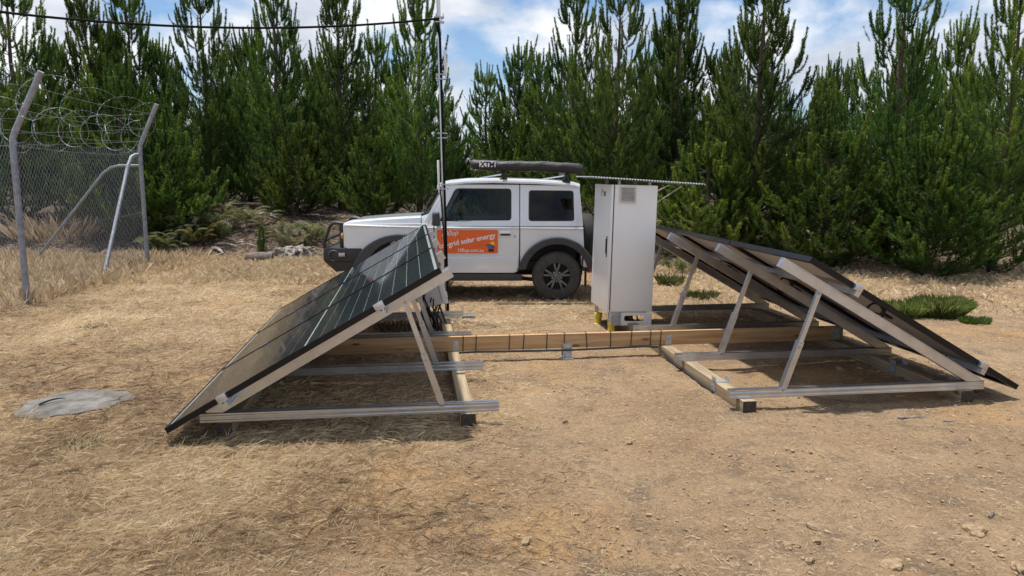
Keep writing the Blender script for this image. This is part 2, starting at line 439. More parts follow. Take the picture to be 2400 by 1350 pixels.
def ground_material():
    m, N, L, b = nodemat('dry earth')
    g = N.new('ShaderNodeNewGeometry')
    def noise(sc, det=6, ro=0.6, dist=0.0, off=(0, 0, 0)):
        mpn = N.new('ShaderNodeMapping'); mpn.inputs['Location'].default_value = off
        L.new(g.outputs['Position'], mpn.inputs['Vector'])
        n = N.new('ShaderNodeTexNoise'); n.inputs['Scale'].default_value = sc; n.inputs['Detail'].default_value = det
        n.inputs['Roughness'].default_value = ro; n.inputs['Distortion'].default_value = dist
        L.new(mpn.outputs[0], n.inputs['Vector']); return n
    def ramp(n, p0, p1, c0=(0, 0, 0, 1), c1=(1, 1, 1, 1)):
        r = N.new('ShaderNodeValToRGB'); r.color_ramp.elements[0].position = p0; r.color_ramp.elements[1].position = p1
        r.color_ramp.elements[0].color = c0; r.color_ramp.elements[1].color = c1
        L.new(n.outputs['Fac'] if 'Fac' in n.outputs else n.outputs[0], r.inputs['Fac']); return r
    def mix(f, a, c, blend='MIX'):
        x = N.new('ShaderNodeMix'); x.data_type = 'RGBA'; x.blend_type = blend
        if hasattr(f, 'outputs'): L.new(f.outputs[0], x.inputs[0])
        else: x.inputs[0].default_value = f
        for s, i in ((a, 6), (c, 7)):
            if isinstance(s, tuple): x.inputs[i].default_value = s
            else: L.new(s, x.inputs[i])
        return x.outputs[2]
    base = ramp(noise(1.3, 8, 0.65, 0.4), 0.3, 0.7, (0.285, 0.182, 0.106, 1), (0.445, 0.312, 0.187, 1)).outputs[0]
    c = mix(ramp(noise(0.55, 5, 0.6, 0.6, (3.1, 1.7, 0)), 0.55, 0.72), base, (0.48, 0.275, 0.105, 1))       # ochre bare earth
    c = mix(ramp(noise(2.6, 7, 0.7, 0.8, (9, 4, 0)), 0.50, 0.68), c, (0.20, 0.145, 0.10, 1))
    c = mix(ramp(noise(9, 6, 0.7), 0.54, 0.68), c, (0.215, 0.155, 0.105, 1))                                   # trodden straw litter
    c = mix(ramp(noise(38, 4, 0.7), 0.55, 0.62), c, (0.44, 0.33, 0.21, 1))                                  # pale grit
    c = mix(ramp(noise(60, 4, 0.7, 0, (5, 2, 1)), 0.60, 0.66), c, (0.13, 0.085, 0.055, 1))                  # dark crumbs
    # forest floor under the pines: brown needle litter
    sx = N.new('ShaderNodeSeparateXYZ'); L.new(g.outputs['Position'], sx.inputs[0])
    ma = N.new('ShaderNodeMath'); ma.operation = 'MULTIPLY_ADD'; ma.inputs[1].default_value = 0.13; L.new(sx.outputs['X'], ma.inputs[0]); L.new(sx.outputs['Y'], ma.inputs[2])
    nz = noise(1.1, 4); mb = N.new('ShaderNodeMath'); mb.operation = 'MULTIPLY_ADD'; mb.inputs[1].default_value = 2.2
    L.new(nz.outputs['Fac'], mb.inputs[0]); L.new(ma.outputs[0], mb.inputs[2])
    mr = N.new('ShaderNodeMapRange'); mr.inputs['From Min'].default_value = 16.4; mr.inputs['From Max'].default_value = 17.4
    L.new(mb.outputs[0], mr.inputs['Value'])
    lit = ramp(noise(14, 6, 0.7), 0.35, 0.65, (0.055, 0.042, 0.033, 1), (0.17, 0.13, 0.105, 1)).outputs[0]
    c = mix(mr, c, lit)
    L.new(c, b.inputs['Base Color'])
    b.inputs['Roughness'].default_value = 0.95; b.inputs['Specular IOR Level'].default_value = 0.15
    h1, h2 = noise(22, 8, 0.7), noise(75, 4, 0.6)
    ad = N.new('ShaderNodeMath'); ad.operation = 'MULTIPLY_ADD'; ad.inputs[1].default_value = 0.35
    L.new(h2.outputs['Fac'], ad.inputs[0]); L.new(h1.outputs['Fac'], ad.inputs[2])
    bp = N.new('ShaderNodeBump'); bp.inputs['Strength'].default_value = 1.0; bp.inputs['Distance'].default_value = 0.045
    L.new(ad.outputs[0], bp.inputs['Height']); L.new(bp.outputs[0], b.inputs['Normal'])
    return m
gr = link('ground', me, ground_material(), None, False)
me.shade_smooth()
prop(gr, 'dry tan earth clearing with trampled straw and ochre bare patches', 'ground', None, 'structure')
def G(x, y): return float(gz(x, y))

# ------------------------------------------------------------------ timber base frame
V_ROW = [5.394, 6.600, 7.930, 9.147]
RAIL_PROF = [(-.03, -.034), (.03, -.034), (.03, -.02), (.026, -.016), (.026, -.004), (.03, 0), (.03, .012), (.026, .016), (.026, .026), (.03, .034),
             (.011, .034), (.011, .022), (-.011, .022), (-.011, .034), (-.03, .034), (-.03, .026), (-.026, .022), (-.026, .01), (-.03, .006), (-.03, -.004), (-.026, -.008), (-.026, -.022), (-.03, -.026)]
def rig_thing(name, label, cat, u, v, group=None):
    return thing(name, label, cat, UV(u, v), TH, group), (u, v, 0)

base, OFF = rig_thing('timber_base_frame', 'pale pine frame of sleepers and one long crossbeam lying on the dirt', 'timber frame', 1.5, 7.33)
rnd = random.Random(5)
for u, va, vb in ((-1.31, 5.35, 9.32), (0.385, 5.33, 9.25), (2.53, 5.36, 9.25), (4.37, 5.40, 9.36)):
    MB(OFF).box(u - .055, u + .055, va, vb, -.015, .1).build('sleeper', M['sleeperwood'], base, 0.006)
    me_s = base.children[-1].data; me_s.materials.append(M['endgrain_shade'])
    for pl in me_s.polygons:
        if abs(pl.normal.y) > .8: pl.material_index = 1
beam_o = MB(OFF).box(-1.43, 4.42, 7.31, 7.357, .102, .245).build('crossbeam', M['beamwood'], base, 0.005)
def strap(u, v, name='strap_bracket'):
    b = MB(OFF)
    b.box(u - .028, u + .028, v - .004, v - .0012, .06, .205)
    for z in (.13, .155, .18, .195):
        for du in (-.014, .014): b.tube([(u + du, v - .003, z), (u + du, v - .009, z)], .005, 6)
    b.build(name, M['galv'], base)
strap(0.41, 7.31); strap(2.555, 7.31)
b = MB(OFF); b.box(4.30, 4.40, 7.302, 7.3085, .108, .24); b.box(4.4205, 4.4265, 7.30, 7.36, .108, .24)
for z in (.13, .165, .2, .225):
    for du in (4.325, 4.375): b.tube([(du, 7.305, z), (du, 7.296, z)], .007, 6)
b.build('end_bracket', M['galv'], base)
# ground stirrup under the middle of the beam
b = MB(OFF); b.box(1.47, 1.56, 7.292, 7.298, 0.0, .15); b.box(1.47, 1.56, 7.370, 7.376, 0.0, .15); b.box(1.475, 1.555, 7.298, 7.370, .088, .1)
b.box(1.46, 1.57, 7.25, 7.40, -.004, .008); b.box(1.492, 1.538, 7.286, 7.2915, .03, .075)
b.build('post_stirrup', M['galv'], base)
def joiner(u, v, right):
    b = MB(OFF)
    for s in (-1, 1):
        b.box(u + s * .0575 - .002, u + s * .0575 + .002, v - .04, v + .04, -.005, .14)
        for z in (.03, .07, .12):
            for dv in (-.02, .02): b.tube([(u + s * .058, v + dv, z), (u + s * .066, v + dv, z)], .006, 6)
    b.box(u - .055, u + .055, v - .04, v + .04, .101, .104)
    b.build('joiner_bracket', M['galv'], base)
joiner(2.53, 5.93, False); joiner(4.37, 6.28, True)
# cable ties round the beam
for px in (1085, 1115, 1193, 1226, 1281, 1321, 1376, 1431, 1478, 1524, 1547):
    u = on_v(px, 795, 7.31).x; t = rnd.uniform(-.012, .012)
    MB(OFF).tube([(u, 7.302, .098), (u + t, 7.302, .251), (u + t, 7.364, .251), (u, 7.364, .096), (u, 7.302, .098)], .0042, 5, cap=False).build('cable_tie', M['black'], base)
pts = [(0.33, 7.30, .03), (.36, 7.295, .05), (.42, 7.293, .088), (.6, 7.294, .094), (1.0, 7.293, .088), (1.5, 7.283, .086), (1.9, 7.293, .090), (2.3, 7.294, .098), (2.44, 7.28, .09), (2.462, 7.15, .05),
       (2.462, 6.8, .02), (2.460, 6.2, .016), (2.462, 5.9, .014)]
MB(OFF).tube(pts, .011, 7).build('power_cable', M['black'], base, smooth=True)

# ------------------------------------------------------------------ solar arrays
PANEL_T = 0.042
def solar_array(label, side, u_low, v0, z_low, tilt, Lp, w, dv, ru0, ru1, rail_lo, rail_hi, leg_lo, leg_hi, cells):
    """side +1: slope climbs towards +u (left array), -1: towards -u"""
    root, off = rig_thing('solar_array', label, 'solar array', (ru0 + ru1) / 2, v0 + 1.5 * w)
    ct, st = math.cos(tilt), math.sin(tilt)
    def P(s, v, n=0.0):   # s up the slope, n above the glass
        return Vector((u_low + side * (s * ct) - side * n * st, v, z_low + s * st + n * ct))
    for i, vr in enumerate(V_ROW):
        v = vr + dv
        MB(off).extrude(RAIL_PROF, (ru0, v, .1345), (ru1, v, .1345)).build('base_rail', M['alu'], root)
        nrm = Vector((-side * st, 0, ct))
        prof = [(-.026, -.040), (.026, -.040), (.026, .030), (.023, .033), (.023, .040), (.010, .040), (.010, .028), (-.010, .028), (-.010, .040), (-.023, .040), (-.023, .033), (-.026, .030)]
        MB(off).extrude(prof, (rail_lo[0], v + .002, rail_lo[1]), (rail_hi[0], v + .002, rail_hi[1]), nrm).build('sloped_rail', M['alu'], root)
        # telescopic rear leg: outer sleeve below, inner channel above
        a, c = Vector((leg_lo[0], v - .0, leg_lo[1])), Vector((leg_hi[0], v, leg_hi[1])); d = (c - a)
        m1 = a + d * .46
        leg = MB(off).extrude([(-.022, -.026), (.022, -.026), (.022, .026), (-.022, .026)], a, a + d * .5, (0, 1, 0)).build('leg', M['alu'], root)
        MB(off).extrude([(-.017, -.021), (.017, -.021), (.017, .010), (.011, .010), (.011, .021), (-.017, .021)], m1, c, (0, 1, 0)).build('inner_channel', M['alu'], leg)
        bl = MB(off)
        for q in (a + d * .02, a + d * .44, a + d * .49, c - d * .02):
            bl.tube([q + Vector((0, -.024, 0)), q + Vector((0, -.036, 0))], .010, 6)
        prop(bl.build('bolts', M['galv'], leg), kind='stuff')
    # two purlins along the rows
    sU, sD = (Lp * .775, Lp * .205) if side > 0 else (Lp * .79, Lp * .185)
    for s in (sU, sD):
        c0, c1 = P(s, v0 - .05, -PANEL_T - .024), P(s, v0 + 3 * w + .05, -PANEL_T - .024)
        MB(off).extrude([(a * .75, b * .68) for a, b in RAIL_PROF], c0, c1, Vector((-side * st, 0, ct))).build('purlin', M['alu'], root)
        for k in range(4):
            vv = v0 + k * w
            if k == 0 or k == 3:
                e = -1 if k == 0 else 1
                b = MB(off)
                b.hexa([P(s - .035, vv + min(e * .03, -e * .012 * 0), -PANEL_T - .004), P(s + .035, vv + min(e * .03, 0), -PANEL_T - .004), P(s + .035, vv + max(e * .03, 0), -PANEL_T - .004), P(s - .035, vv + max(e * .03, 0), -PANEL_T - .004),
                        P(s - .035, vv + min(e * .03, -e * .012), .006), P(s + .035, vv + min(e * .03, -e * .012), .006), P(s + .035, vv + max(e * .03, -e * .012), .006), P(s - .035, vv + max(e * .03, -e * .012), .006)])
                b.build('end_clamp', M['alu'], root, 0.003)
            else:
                b = MB(off)
                b.hexa([P(s - .035, vv - .011, -.03), P(s + .035, vv - .011, -.03), P(s + .035, vv + .011, -.03), P(s - .035, vv + .011, -.03),
                        P(s - .035, vv - .017, .006), P(s + .035, vv - .017, .006), P(s + .035, vv + .017, .006), P(s - .035, vv + .017, .006)])
                b.build('mid_clamp', M['alu'], root)
        # cable ties round the purlin
        if side < 0:
            for k in range(3):
                for dd in (.35, .43):
                    vv = v0 + k * w + dd * .6 + .16
                    b = MB(off); q = [P(s - .028, vv, -PANEL_T - .003), P(s + .028, vv, -PANEL_T - .003), P(s + .028, vv, -PANEL_T - .052), P(s - .028, vv, -PANEL_T - .052)]
                    b.tube(q + [q[0]], .004, 5, cap=False).build('cable_tie', M['black'], root)
    for k in range(3):
        va, vb = v0 + k * w + .006, v0 + (k + 1) * w - .006
        # part: the panel's laminate; sub-parts: frame, cells, glass, junction boxes
        lam = MB(off); lam.hexa([P(.012, va + .012, -.012), P(Lp - .012, va + .012, -.012), P(Lp - .012, vb - .012, -.012), P(.012, vb - .012, -.012),
                                 P(.012, va + .012, -.009), P(Lp - .012, va + .012, -.009), P(Lp - .012, vb - .012, -.009), P(.012, vb - .012, -.009)])
        pan = lam.build('solar_panel', M['backsheet'], root)
        me = pan.data; me.materials.append(M['frontsheet'])
        for p in me.polygons:
            if p.normal.z > .3: p.material_index = 1
        fr = MB(off)
        def bar(s0, s1, a0, a1, n0=-PANEL_T, n1=0.0):
            fr.hexa([P(s0, a0, n0), P(s1, a0, n0), P(s1, a1, n0), P(s0, a1, n0), P(s0, a0, n1), P(s1, a0, n1), P(s1, a1, n1), P(s0, a1, n1)])
        bar(0, Lp, va, va + .012); bar(0, Lp, vb - .012, vb)
        bar(0, .012, va + .012, vb - .012); bar(Lp - .012, Lp, va + .012, vb - .012)
        # inward bottom flange of the frame
        bar(.012, Lp - .012, va + .012, va + .038, -PANEL_T, -PANEL_T + .002); bar(.012, Lp - .012, vb - .038, vb - .012, -PANEL_T, -PANEL_T + .002)
        bar(.012, .038, va + .038, vb - .038, -PANEL_T, -PANEL_T + .002); bar(Lp - .038, Lp - .012, va + .038, vb - .038, -PANEL_T, -PANEL_T + .002)
        fr.build('frame', M['frame_black'], pan)
        gl = MB(off); gl.add([P(.013, va + .013, -.003), P(Lp - .013, va + .013, -.003), P(Lp - .013, vb - .013, -.003), P(.013, vb - .013, -.003)], [(0, 1, 2, 3)])
        gl.build('glass', M['glass'], pan)
        # 6 columns x 18 half cells, a wider white gap at mid length
        cw = (vb - va - .05) / 6; mid = .013; ch = (Lp - .07 - mid) / 18
        proto = None; allc = MB(off)
        for j in range(18):
            s0 = .035 + j * ch + (mid if j >= 9 else 0)
            for i in range(6):
                a0 = va + .025 + i * cw
                q = [P(s0 + .0019, a0 + .0014, -.0075), P(s0 + ch - .0019, a0 + .0014, -.0075), P(s0 + ch - .0019, a0 + cw - .0014, -.0075), P(s0 + .0019, a0 + cw - .0014, -.0075)]
                if not (cells and k < 2):
                    allc.add(q, [(0, 1, 2, 3)]); continue
                if proto is None:
                    m = MB((P(s0, a0, 0).x, P(s0, a0, 0).y, P(s0, a0, 0).z))
                    q2 = [x + Vector((side * st, 0, -ct)) * .0012 for x in q]
                    m.hexa(q2 + q)
                    proto = m.build('cell', M['cell'], pan); c = proto
                else:
                    c = proto.copy(); COL.objects.link(c)
                c.location = P(s0, a0, 0) - Vector(off)
        if allc.v: prop(allc.build('cell_grid', M['cell'], pan), kind='stuff')
        # junction boxes and leads on the back, at mid length
        for dv_ in (.25, .5, .75):
            vv = va + (vb - va) * dv_
            bx = MB(off); bx.hexa([P(Lp * .49, vv - .03, -.03), P(Lp * .53, vv - .03, -.03), P(Lp * .53, vv + .03, -.03), P(Lp * .49, vv + .03, -.03),
                                   P(Lp * .49, vv - .03, -.0125), P(Lp * .53, vv - .03, -.0125), P(Lp * .53, vv + .03, -.0125), P(Lp * .49, vv + .03, -.0125)])
            bx.build('junction_box', M['black'], pan)
        if side < 0:
            lead = []
            for t in np.linspace(0, 1, 14):
                lead.append(P(Lp * (.51 + .10 * math.sin(t * 6.0) * .5 + .04 * t), va + (vb - va) * (.25 + .62 * t), -.028 - .05 * math.sin(t * math.pi)))
            MB(off).tube(lead, .0065, 6).build('lead', M['black'], pan, smooth=True)
            cc = P(Lp * .63, va + .16, -.09)
            loop = [cc + Vector((.075 * math.cos(a) + .004 * a, .012 * a * .3, .075 * math.sin(a))) for a in np.linspace(0, 4.1 * math.pi, 40)]
            MB(off).tube(loop, .008, 6).build('lead_loop', M['black'], pan, smooth=True)
    return root
arrL = solar_array('solar array left of the mast, its dark glass face turned to the left', 1, -1.655, 5.178, .130, .519, 2.118, 1.55, 0.0,
                   -1.475, .612, (-1.42, .155), (.275, 1.127), (.203, .15), (-.055, .93), True)
arrR = solar_array('solar array right of the white cabinet, showing its back sheets and legs', -1, 4.815, 5.392, .131, .526, 2.112, 1.50, 0.067,
                   2.40, 4.535, (4.49, .150), (2.768, 1.150), (2.832, .15), (3.092, .92), False)

# ------------------------------------------------------------------ white equipment cabinet
LEAN = R(1.25)
cu0, cu1, cv0, cv1 = 2.235, 2.755, 8.5, 9.30
cab = thing('equipment_cabinet', 'tall white steel cabinet on yellow feet beside the off-road car', 'cabinet', UV(cu0, cv0), TH)
cab.rotation_euler = (0, LEAN, TH)
OC = (cu0, cv0, 0)
MB(OC).box(cu0 + .022, cu1, cv0, cv1, .235, 1.69).build('housing', M['cabinet'], cab, 0.008)
# plinth skirt with the long cable slot
def slot_plate(x0, x1, z0, z1, y, th):
    me = flat_mesh([(x0, z0), (x1, z0), (x1, z1), (x0, z1)], [round_poly([(x0 + .17, z0 + .05), (x0 + .41, z0 + .05), (x0 + .41, z0 + .115), (x0 + .17, z0 + .115)], .031, 6)], th, .002)
    for v in me.vertices:
        x, zz, t = v.co; v.co = (x - OC[0], y + t - OC[1], zz)
    return me
link('skirt', slot_plate(cu0 + .022, cu1, .075, .228, cv0 + .008, .012), M['cabinet'], cab, True)
b = MB(OC); b.box(cu0 + .03, cu0 + .15, cv0 - .008, cv0 + .001, .08, .235)
for z in (.11, .15, .2):
    for du in (.055, .12): b.tube([(cu0 + du, cv0 - .008, z), (cu0 + du, cv0 - .016, z)], .008, 8)
b.build('corner_bracket', M['galv'], cab)
b = MB(OC); b.box(cu0 + .03, cu0 + .036, cv0 + .03, cv0 + .13, .06, .235); b.box(cu0 + .03, cu0 + .036, cv1 - .2, cv1 - .03, .06, .235)
b.build('plinth_leg', M['galv'], cab)
b = MB(OC); b.box(cu0 + .06, cu1 - .03, cv0 + .1, cv1 - .04, .19, .232); b.build('base_plate', M['cabdark'], cab)
MB(OC).box(cu0 + .012, cu0 + .021, cv0 + .012, cv1 - .012, .25, 1.68).build('door_seal', M['cabdark'], cab)
door = MB(OC).box(cu0 - .018, cu0 + .011, cv0 + .004, cv1 - .004, .222, 1.69).build('door', M['cabinet'], cab, 0.009)
hd = MB(OC); hd.box(cu0 - .0225, cu0 - .0185, cv0 + .10, cv0 + .135, .86, 1.10); hd.build('handle_recess', M['cabdark'], door)
hd = MB(OC); hd.box(cu0 - .034, cu0 - .023, cv0 + .108, cv0 + .127, .90, 1.07); hd.build('handle', M['black'], door, 0.003)
# small maker's mark near the top of the door: leaf-like sign and letters
def door_print(me, v_near, z):
    for vtx in me.vertices:
        x, zz, t = vtx.co; vtx.co = (-.0192 - max(t, 0), v_near - x - OC[1], z + zz)
    return me
link('emblem_lettering', door_print(text_mesh('PSS', .075, .2, .002), cv0 + .36, 1.555), M['print_dark'], door)
em = MB(OC)
for a0, rr in ((0.3, .05), (1.5, .042), (2.6, .05)):
    c0 = Vector((cu0 - .0195, cv0 + .42, 1.575))
    pts = [c0 + Vector((0, -rr * math.cos(a0 + t * 1.2) * .6, rr * math.sin(a0 + t * 1.2) + .01)) for t in np.linspace(0, 1, 6)]
    em.tube(pts, .0035, 5)
em.build('emblem', M['print_dark'], door)
# louvre vent on the side wall
vx0, vx1, vz0, vz1 = cu0 + .075, cu0 + .265, 1.49, 1.672
vent = MB(OC)
vent.box(vx0, vx1, cv0 - .014, cv0 - .001, vz0, vz0 + .018); vent.box(vx0, vx1, cv0 - .014, cv0 - .001, vz1 - .018, vz1)
vent.box(vx0, vx0 + .02, cv0 - .014, cv0 - .001, vz0 + .018, vz1 - .018); vent.box(vx1 - .02, vx1, cv0 - .014, cv0 - .001, vz0 + .018, vz1 - .018)
vent_o = vent.build('vent', M['vent'], cab)
MB(OC).box(vx0 + .02, vx1 - .02, cv0 - .0035, cv0 - .001, vz0 + .018, vz1 - .018).build('vent_backing', M['cabdark'], vent_o)
nsl = 10
for i in range(nsl):
    z = vz0 + .02 + (vz1 - vz0 - .04) * (i + .5) / nsl
    MB(OC).hexa([(vx0 + .02, cv0 - .014, z - .006), (vx1 - .02, cv0 - .014, z - .006), (vx1 - .02, cv0 - .004, z + .002), (vx0 + .02, cv0 - .004, z + .002),
                 (vx0 + .02, cv0 - .014, z - .003), (vx1 - .02, cv0 - .014, z - .003), (vx1 - .02, cv0 - .004, z + .005), (vx0 + .02, cv0 - .004, z + .005)]).build('louvre', M['vent'], vent_o)
# yellow adjustable feet
for u, v in ((cu0 + .06, cv0 + .06), (cu0 + .03, cv1 - .22), (cu1 - .06, cv0 + .08), (cu1 - .06, cv1 - .1)):
    f = MB(OC); f.lathe([(0, -.02), (.05, -.02), (.05, .0), (.042, .006), (.042, .085), (.048, .09), (.048, .13), (0, .13)], (u, v, -.01), 'z', 18)
    f.build('foot', M['yellow'], cab, smooth=True)
# corrugated sun roof on short stand-offs
ro = MB(OC); nn = 320; u0r, u1r = cu0 - .245, cu0 + 1.055
pts0, pts1 = [], []
for i in range(nn + 1):
    t = i / nn; u = u0r + (u1r - u0r) * t; z = 1.772 + .007 * math.sin(t * 2 * math.pi * 40) - .055 * t
    pts0.append((u, cv0 - .06, z)); pts1.append((u, cv1 + .08, z))
n0 = nn + 1
vv = pts0 + pts1 + [(a, b_, c - .003) for a, b_, c in pts0] + [(a, b_, c - .003) for a, b_, c in pts1]
ff = [(i, i + 1, n0 + i + 1, n0 + i) for i in range(nn)] + [(2 * n0 + i, 3 * n0 + i, 3 * n0 + i + 1, 2 * n0 + i + 1) for i in range(nn)] + [(i, 2 * n0 + i, 2 * n0 + i + 1, i + 1) for i in range(nn)] + [(n0 + i, n0 + i + 1, 3 * n0 + i + 1, 3 * n0 + i) for i in range(nn)]
ro.add(vv, ff).build('sun_roof', M['galv'], cab, smooth=True)
for u in (cu0 + .1, cu1 - .06):
    b = MB(OC); b.beam((u, cv0 + .12, 1.688), (u, cv0 + .12, 1.748 if u > 2.5 else 1.757), .03, .03, (0, 1, 0)); b.beam((u, cv1 - .12, 1.688), (u, cv1 - .12, 1.748 if u > 2.5 else 1.757), .03, .03, (0, 1, 0))
    b.build('stand_off', M['galv'], cab)
# cables dropping out below the slot
b = MB(OC)
for k in range(4):
    b.tube([(cu0 + .2 + .07 * k, cv0 + .2 + .03 * k, .22), (cu0 + .22 + .06 * k, cv0 + .16, .12), (cu0 + .3 + .05 * k, cv0 + .2, .02)], .009, 6)
b.build('cable_bundle', M['black'], cab, smooth=True)

# ------------------------------------------------------------------ antenna mast, its boxes and cables
mast = thing('antenna_mast', 'tall thin mast with black cable and clamped stick antennas beside the car', 'mast', UV(.432, 9.50), TH)
OM = (.432, 9.50, 0)
def mu(z): return .432 - .0158 * z
MB(OM).tube([(mu(0), 9.5, -.1), (mu(2.2), 9.5, 2.2), (mu(3.95), 9.5, 3.95)], .022, 14).build('pole', M['alu'], mast, smooth=True)
MB(OM).tube([(mu(0) + .012, 9.474, .05), (mu(1) + .012, 9.474, 1), (mu(2.2) + .01, 9.474, 2.2), (mu(3.4) + .008, 9.474, 3.4), (mu(3.6) - .01, 9.474, 3.62)], .015, 8).build('coaxial_cable', M['sheath'], mast, smooth=True)
MB(OM).tube([(mu(.3) - .012, 9.478, .5), (mu(1) - .01, 9.478, 1), (mu(1.6) - .03, 9.474, 1.5), (mu(1.7) - .04, 9.474, 1.62)], .010, 8).build('antenna_lead', M['black'], mast, smooth=True)
def stick(z0, z1, du, r=.017):
    zc = (z0 + z1) / 2
    a = MB(OM); a.tube([(mu(z0) + du, 9.47, z0), (mu(z1) + du, 9.47, z1 - .01), (mu(z1) + du, 9.47, z1)], [r, r, r * .6], 12)
    a.tube([(mu(z0) + du, 9.47, z0 - .035), (mu(z0) + du, 9.47, z0)], .009, 8)
    return a.build('stick_antenna', M['whiteplastic'], mast, smooth=True)
stick(2.985, 3.27, .062); stick(1.62, 1.975, -.056, .014); stick(3.66, 4.3, .012, .012)
def clamp(z):
    b = MB(OM)
    for dz in (0, .055):
        b.box(mu(z) - .055, mu(z) + .062, 9.445, 9.452, z + dz - .006, z + dz + .006)
        b.box(mu(z) - .055, mu(z) + .062, 9.525, 9.532, z + dz - .006, z + dz + .006)
        for u in (-.05, .057): b.tube([(mu(z) + u, 9.435, z + dz), (mu(z) + u, 9.54, z + dz)], .006, 6)
    b.build('clamp', M['galv'], mast)
for z in (1.63, 2.24, 2.93, 3.585): clamp(z)
pad = MB((.60, 9.72, 0)).box(.42, .80, 9.60, 9.86, -.02, .022).build('concrete_pad', M['concrete'], None, 0.01)
pad.location = UV(.60, 9.72); pad.rotation_euler = (0, 0, TH)
prop(pad, 'small flat concrete pad on the dirt at the foot of the mast', 'concrete pad')
# grey enclosure hung behind the left array
enc = thing('cable_enclosure', 'grey plastic enclosure tilted behind the top of the left array', 'enclosure', UV(.27, 8.93, .0), TH)
OE = Vector((.27, 8.93, 0)); ec = Vector((.225, 8.9, .475))
def q_lean(x, z): return (ec.x + x * math.cos(R(14)) - z * math.sin(R(14)), ec.z + x * math.sin(R(14)) + z * math.cos(R(14)))
def ebox(x0, x1, y0, y1, z0, z1, name, m, par, bev):
    c = []
    for z in (z0, z1):
        for x, y in ((x0, y0), (x1, y0), (x1, y1), (x0, y1)):
            a, d = q_lean(x, z); c.append((a, ec.y + y, d))
    return MB(OE).hexa(c).build(name, m, par, bev)
ebox(-.17, .085, -.12, .2, -.175, .175, 'enclosure_body', M['greybox'], enc, .008)
ebox(.088, .155, -.13, .21, -.185, .185, 'lid', M['whiteplastic'], enc, .01)
ebox(.151, .165, -.10, -.07, -.12, -.06, 'latch', M['greybox'], enc, .003); ebox(.151, .165, -.10, -.07, .06, .12, 'latch', M['greybox'], enc, .003)
cabt = thing('cable_bundle', 'tangle of black cables hanging below the grey enclosure', 'cables', UV(.2, 8.8), TH)
rc = random.Random(11)
for k in range(11):
    a = Vector((.10 + .03 * k * .8, 8.80 + rc.uniform(-.04, .12), .46 - .012 * k)); e = Vector((.30 + rc.uniform(-.10, .12), 8.72 + rc.uniform(-.1, .15), .0))
    m1 = a.lerp(e, .35) + Vector((rc.uniform(-.12, .03), rc.uniform(-.05, .05), rc.uniform(-.05, .02))); m2 = a.lerp(e, .75) + Vector((rc.uniform(-.06, .08), rc.uniform(-.05, .05), rc.uniform(-.04, .06)))
    pp = []
    for t in np.linspace(0, 1, 12):
        pp.append(a * (1 - t) ** 3 + m1 * 3 * t * (1 - t) ** 2 + m2 * 3 * t * t * (1 - t) + e * t ** 3)
    MB((.2, 8.8, 0)).tube(pp, rc.uniform(.006, .012), 6).build('cable', M['black'], cabt, smooth=True)
# overhead cable from the mast head to somewhere beyond the left edge
top = UV(mu(3.62), 9.47, 3.625); ext = on_y(-260, -8, 7.6)
pts = []
for t in np.linspace(0, 1, 40):
    p = top.lerp(ext, t); p.z -= .30 * 4 * t * (1 - t) * .62 ; pts.append(p)
oc = thing('overhead_cable', 'black overhead cable crossing the sky from the mast to the left', 'cable', top)
MB(top).tube(pts, .013, 7).build('cable_span', M['sheath'], oc, smooth=True)
tail = [top + Vector((0, 0, 0)), top + Vector((-.05, 0, -.02)), top + Vector((-.02, 0, -.1)), top + Vector((.005, 0, -.2))]
MB(top).tube(tail, .012, 7).build('drip_loop', M['sheath'], oc, smooth=True)
# ------------------------------------------------------------------ off-road car (local x = towards the tail, nose at -x; rear axle at x = 0)
CARX, CARY = 0.646, 10.93 + 0.80
car = thing('off_road_car', 'silver white boxy three-door off-road car with orange door sign', 'car', (CARX, CARY, 0))
def side_panel(name, m, outer, holes=(), half=.745, side=-1, th=.03, bev=.007, lean0=None, lean=.12, par=None):
    """outline in (s, z): s forward from the rear axle"""
    me = flat_mesh([(-s, z) for s, z in outer], [[(-s, z) for s, z in h] for h in holes], th, bev)
    for v in me.vertices:
        x, z, t = v.co
        y = half - th / 2 + t
        if lean0 is not None and z > lean0: y -= (z - lean0) * lean
        v.co = (x, side * y, z)
    bm = bmesh.new(); bm.from_mesh(me); bmesh.ops.recalc_face_normals(bm, faces=bm.faces); bm.to_mesh(me); bm.free()
    return link(name, me, m, par or car, True, 0.5)
def arch(cs, cz, r, a0, a1, n=14):
    return [(cs + r * math.cos(R(a)), cz + r * math.sin(R(a))) for a in np.linspace(a0, a1, n)]
WIN_D = round_poly([(1.685, 1.140), (1.30, 1.140), (1.20, 1.150), (.655, 1.152), (.655, 1.600), (1.455, 1.606)], [.03, .02, .02, .05, .055, .06])
WIN_Q = round_poly([(.408, 1.142), (-.246, 1.142), (-.232, 1.572), (.404, 1.578)], .045)
def inset(poly, k):
    c = Vector((sum(p[0] for p in poly) / len(poly), sum(p[1] for p in poly) / len(poly)))
    return [tuple(c + (Vector(p) - c) * k) for p in poly]
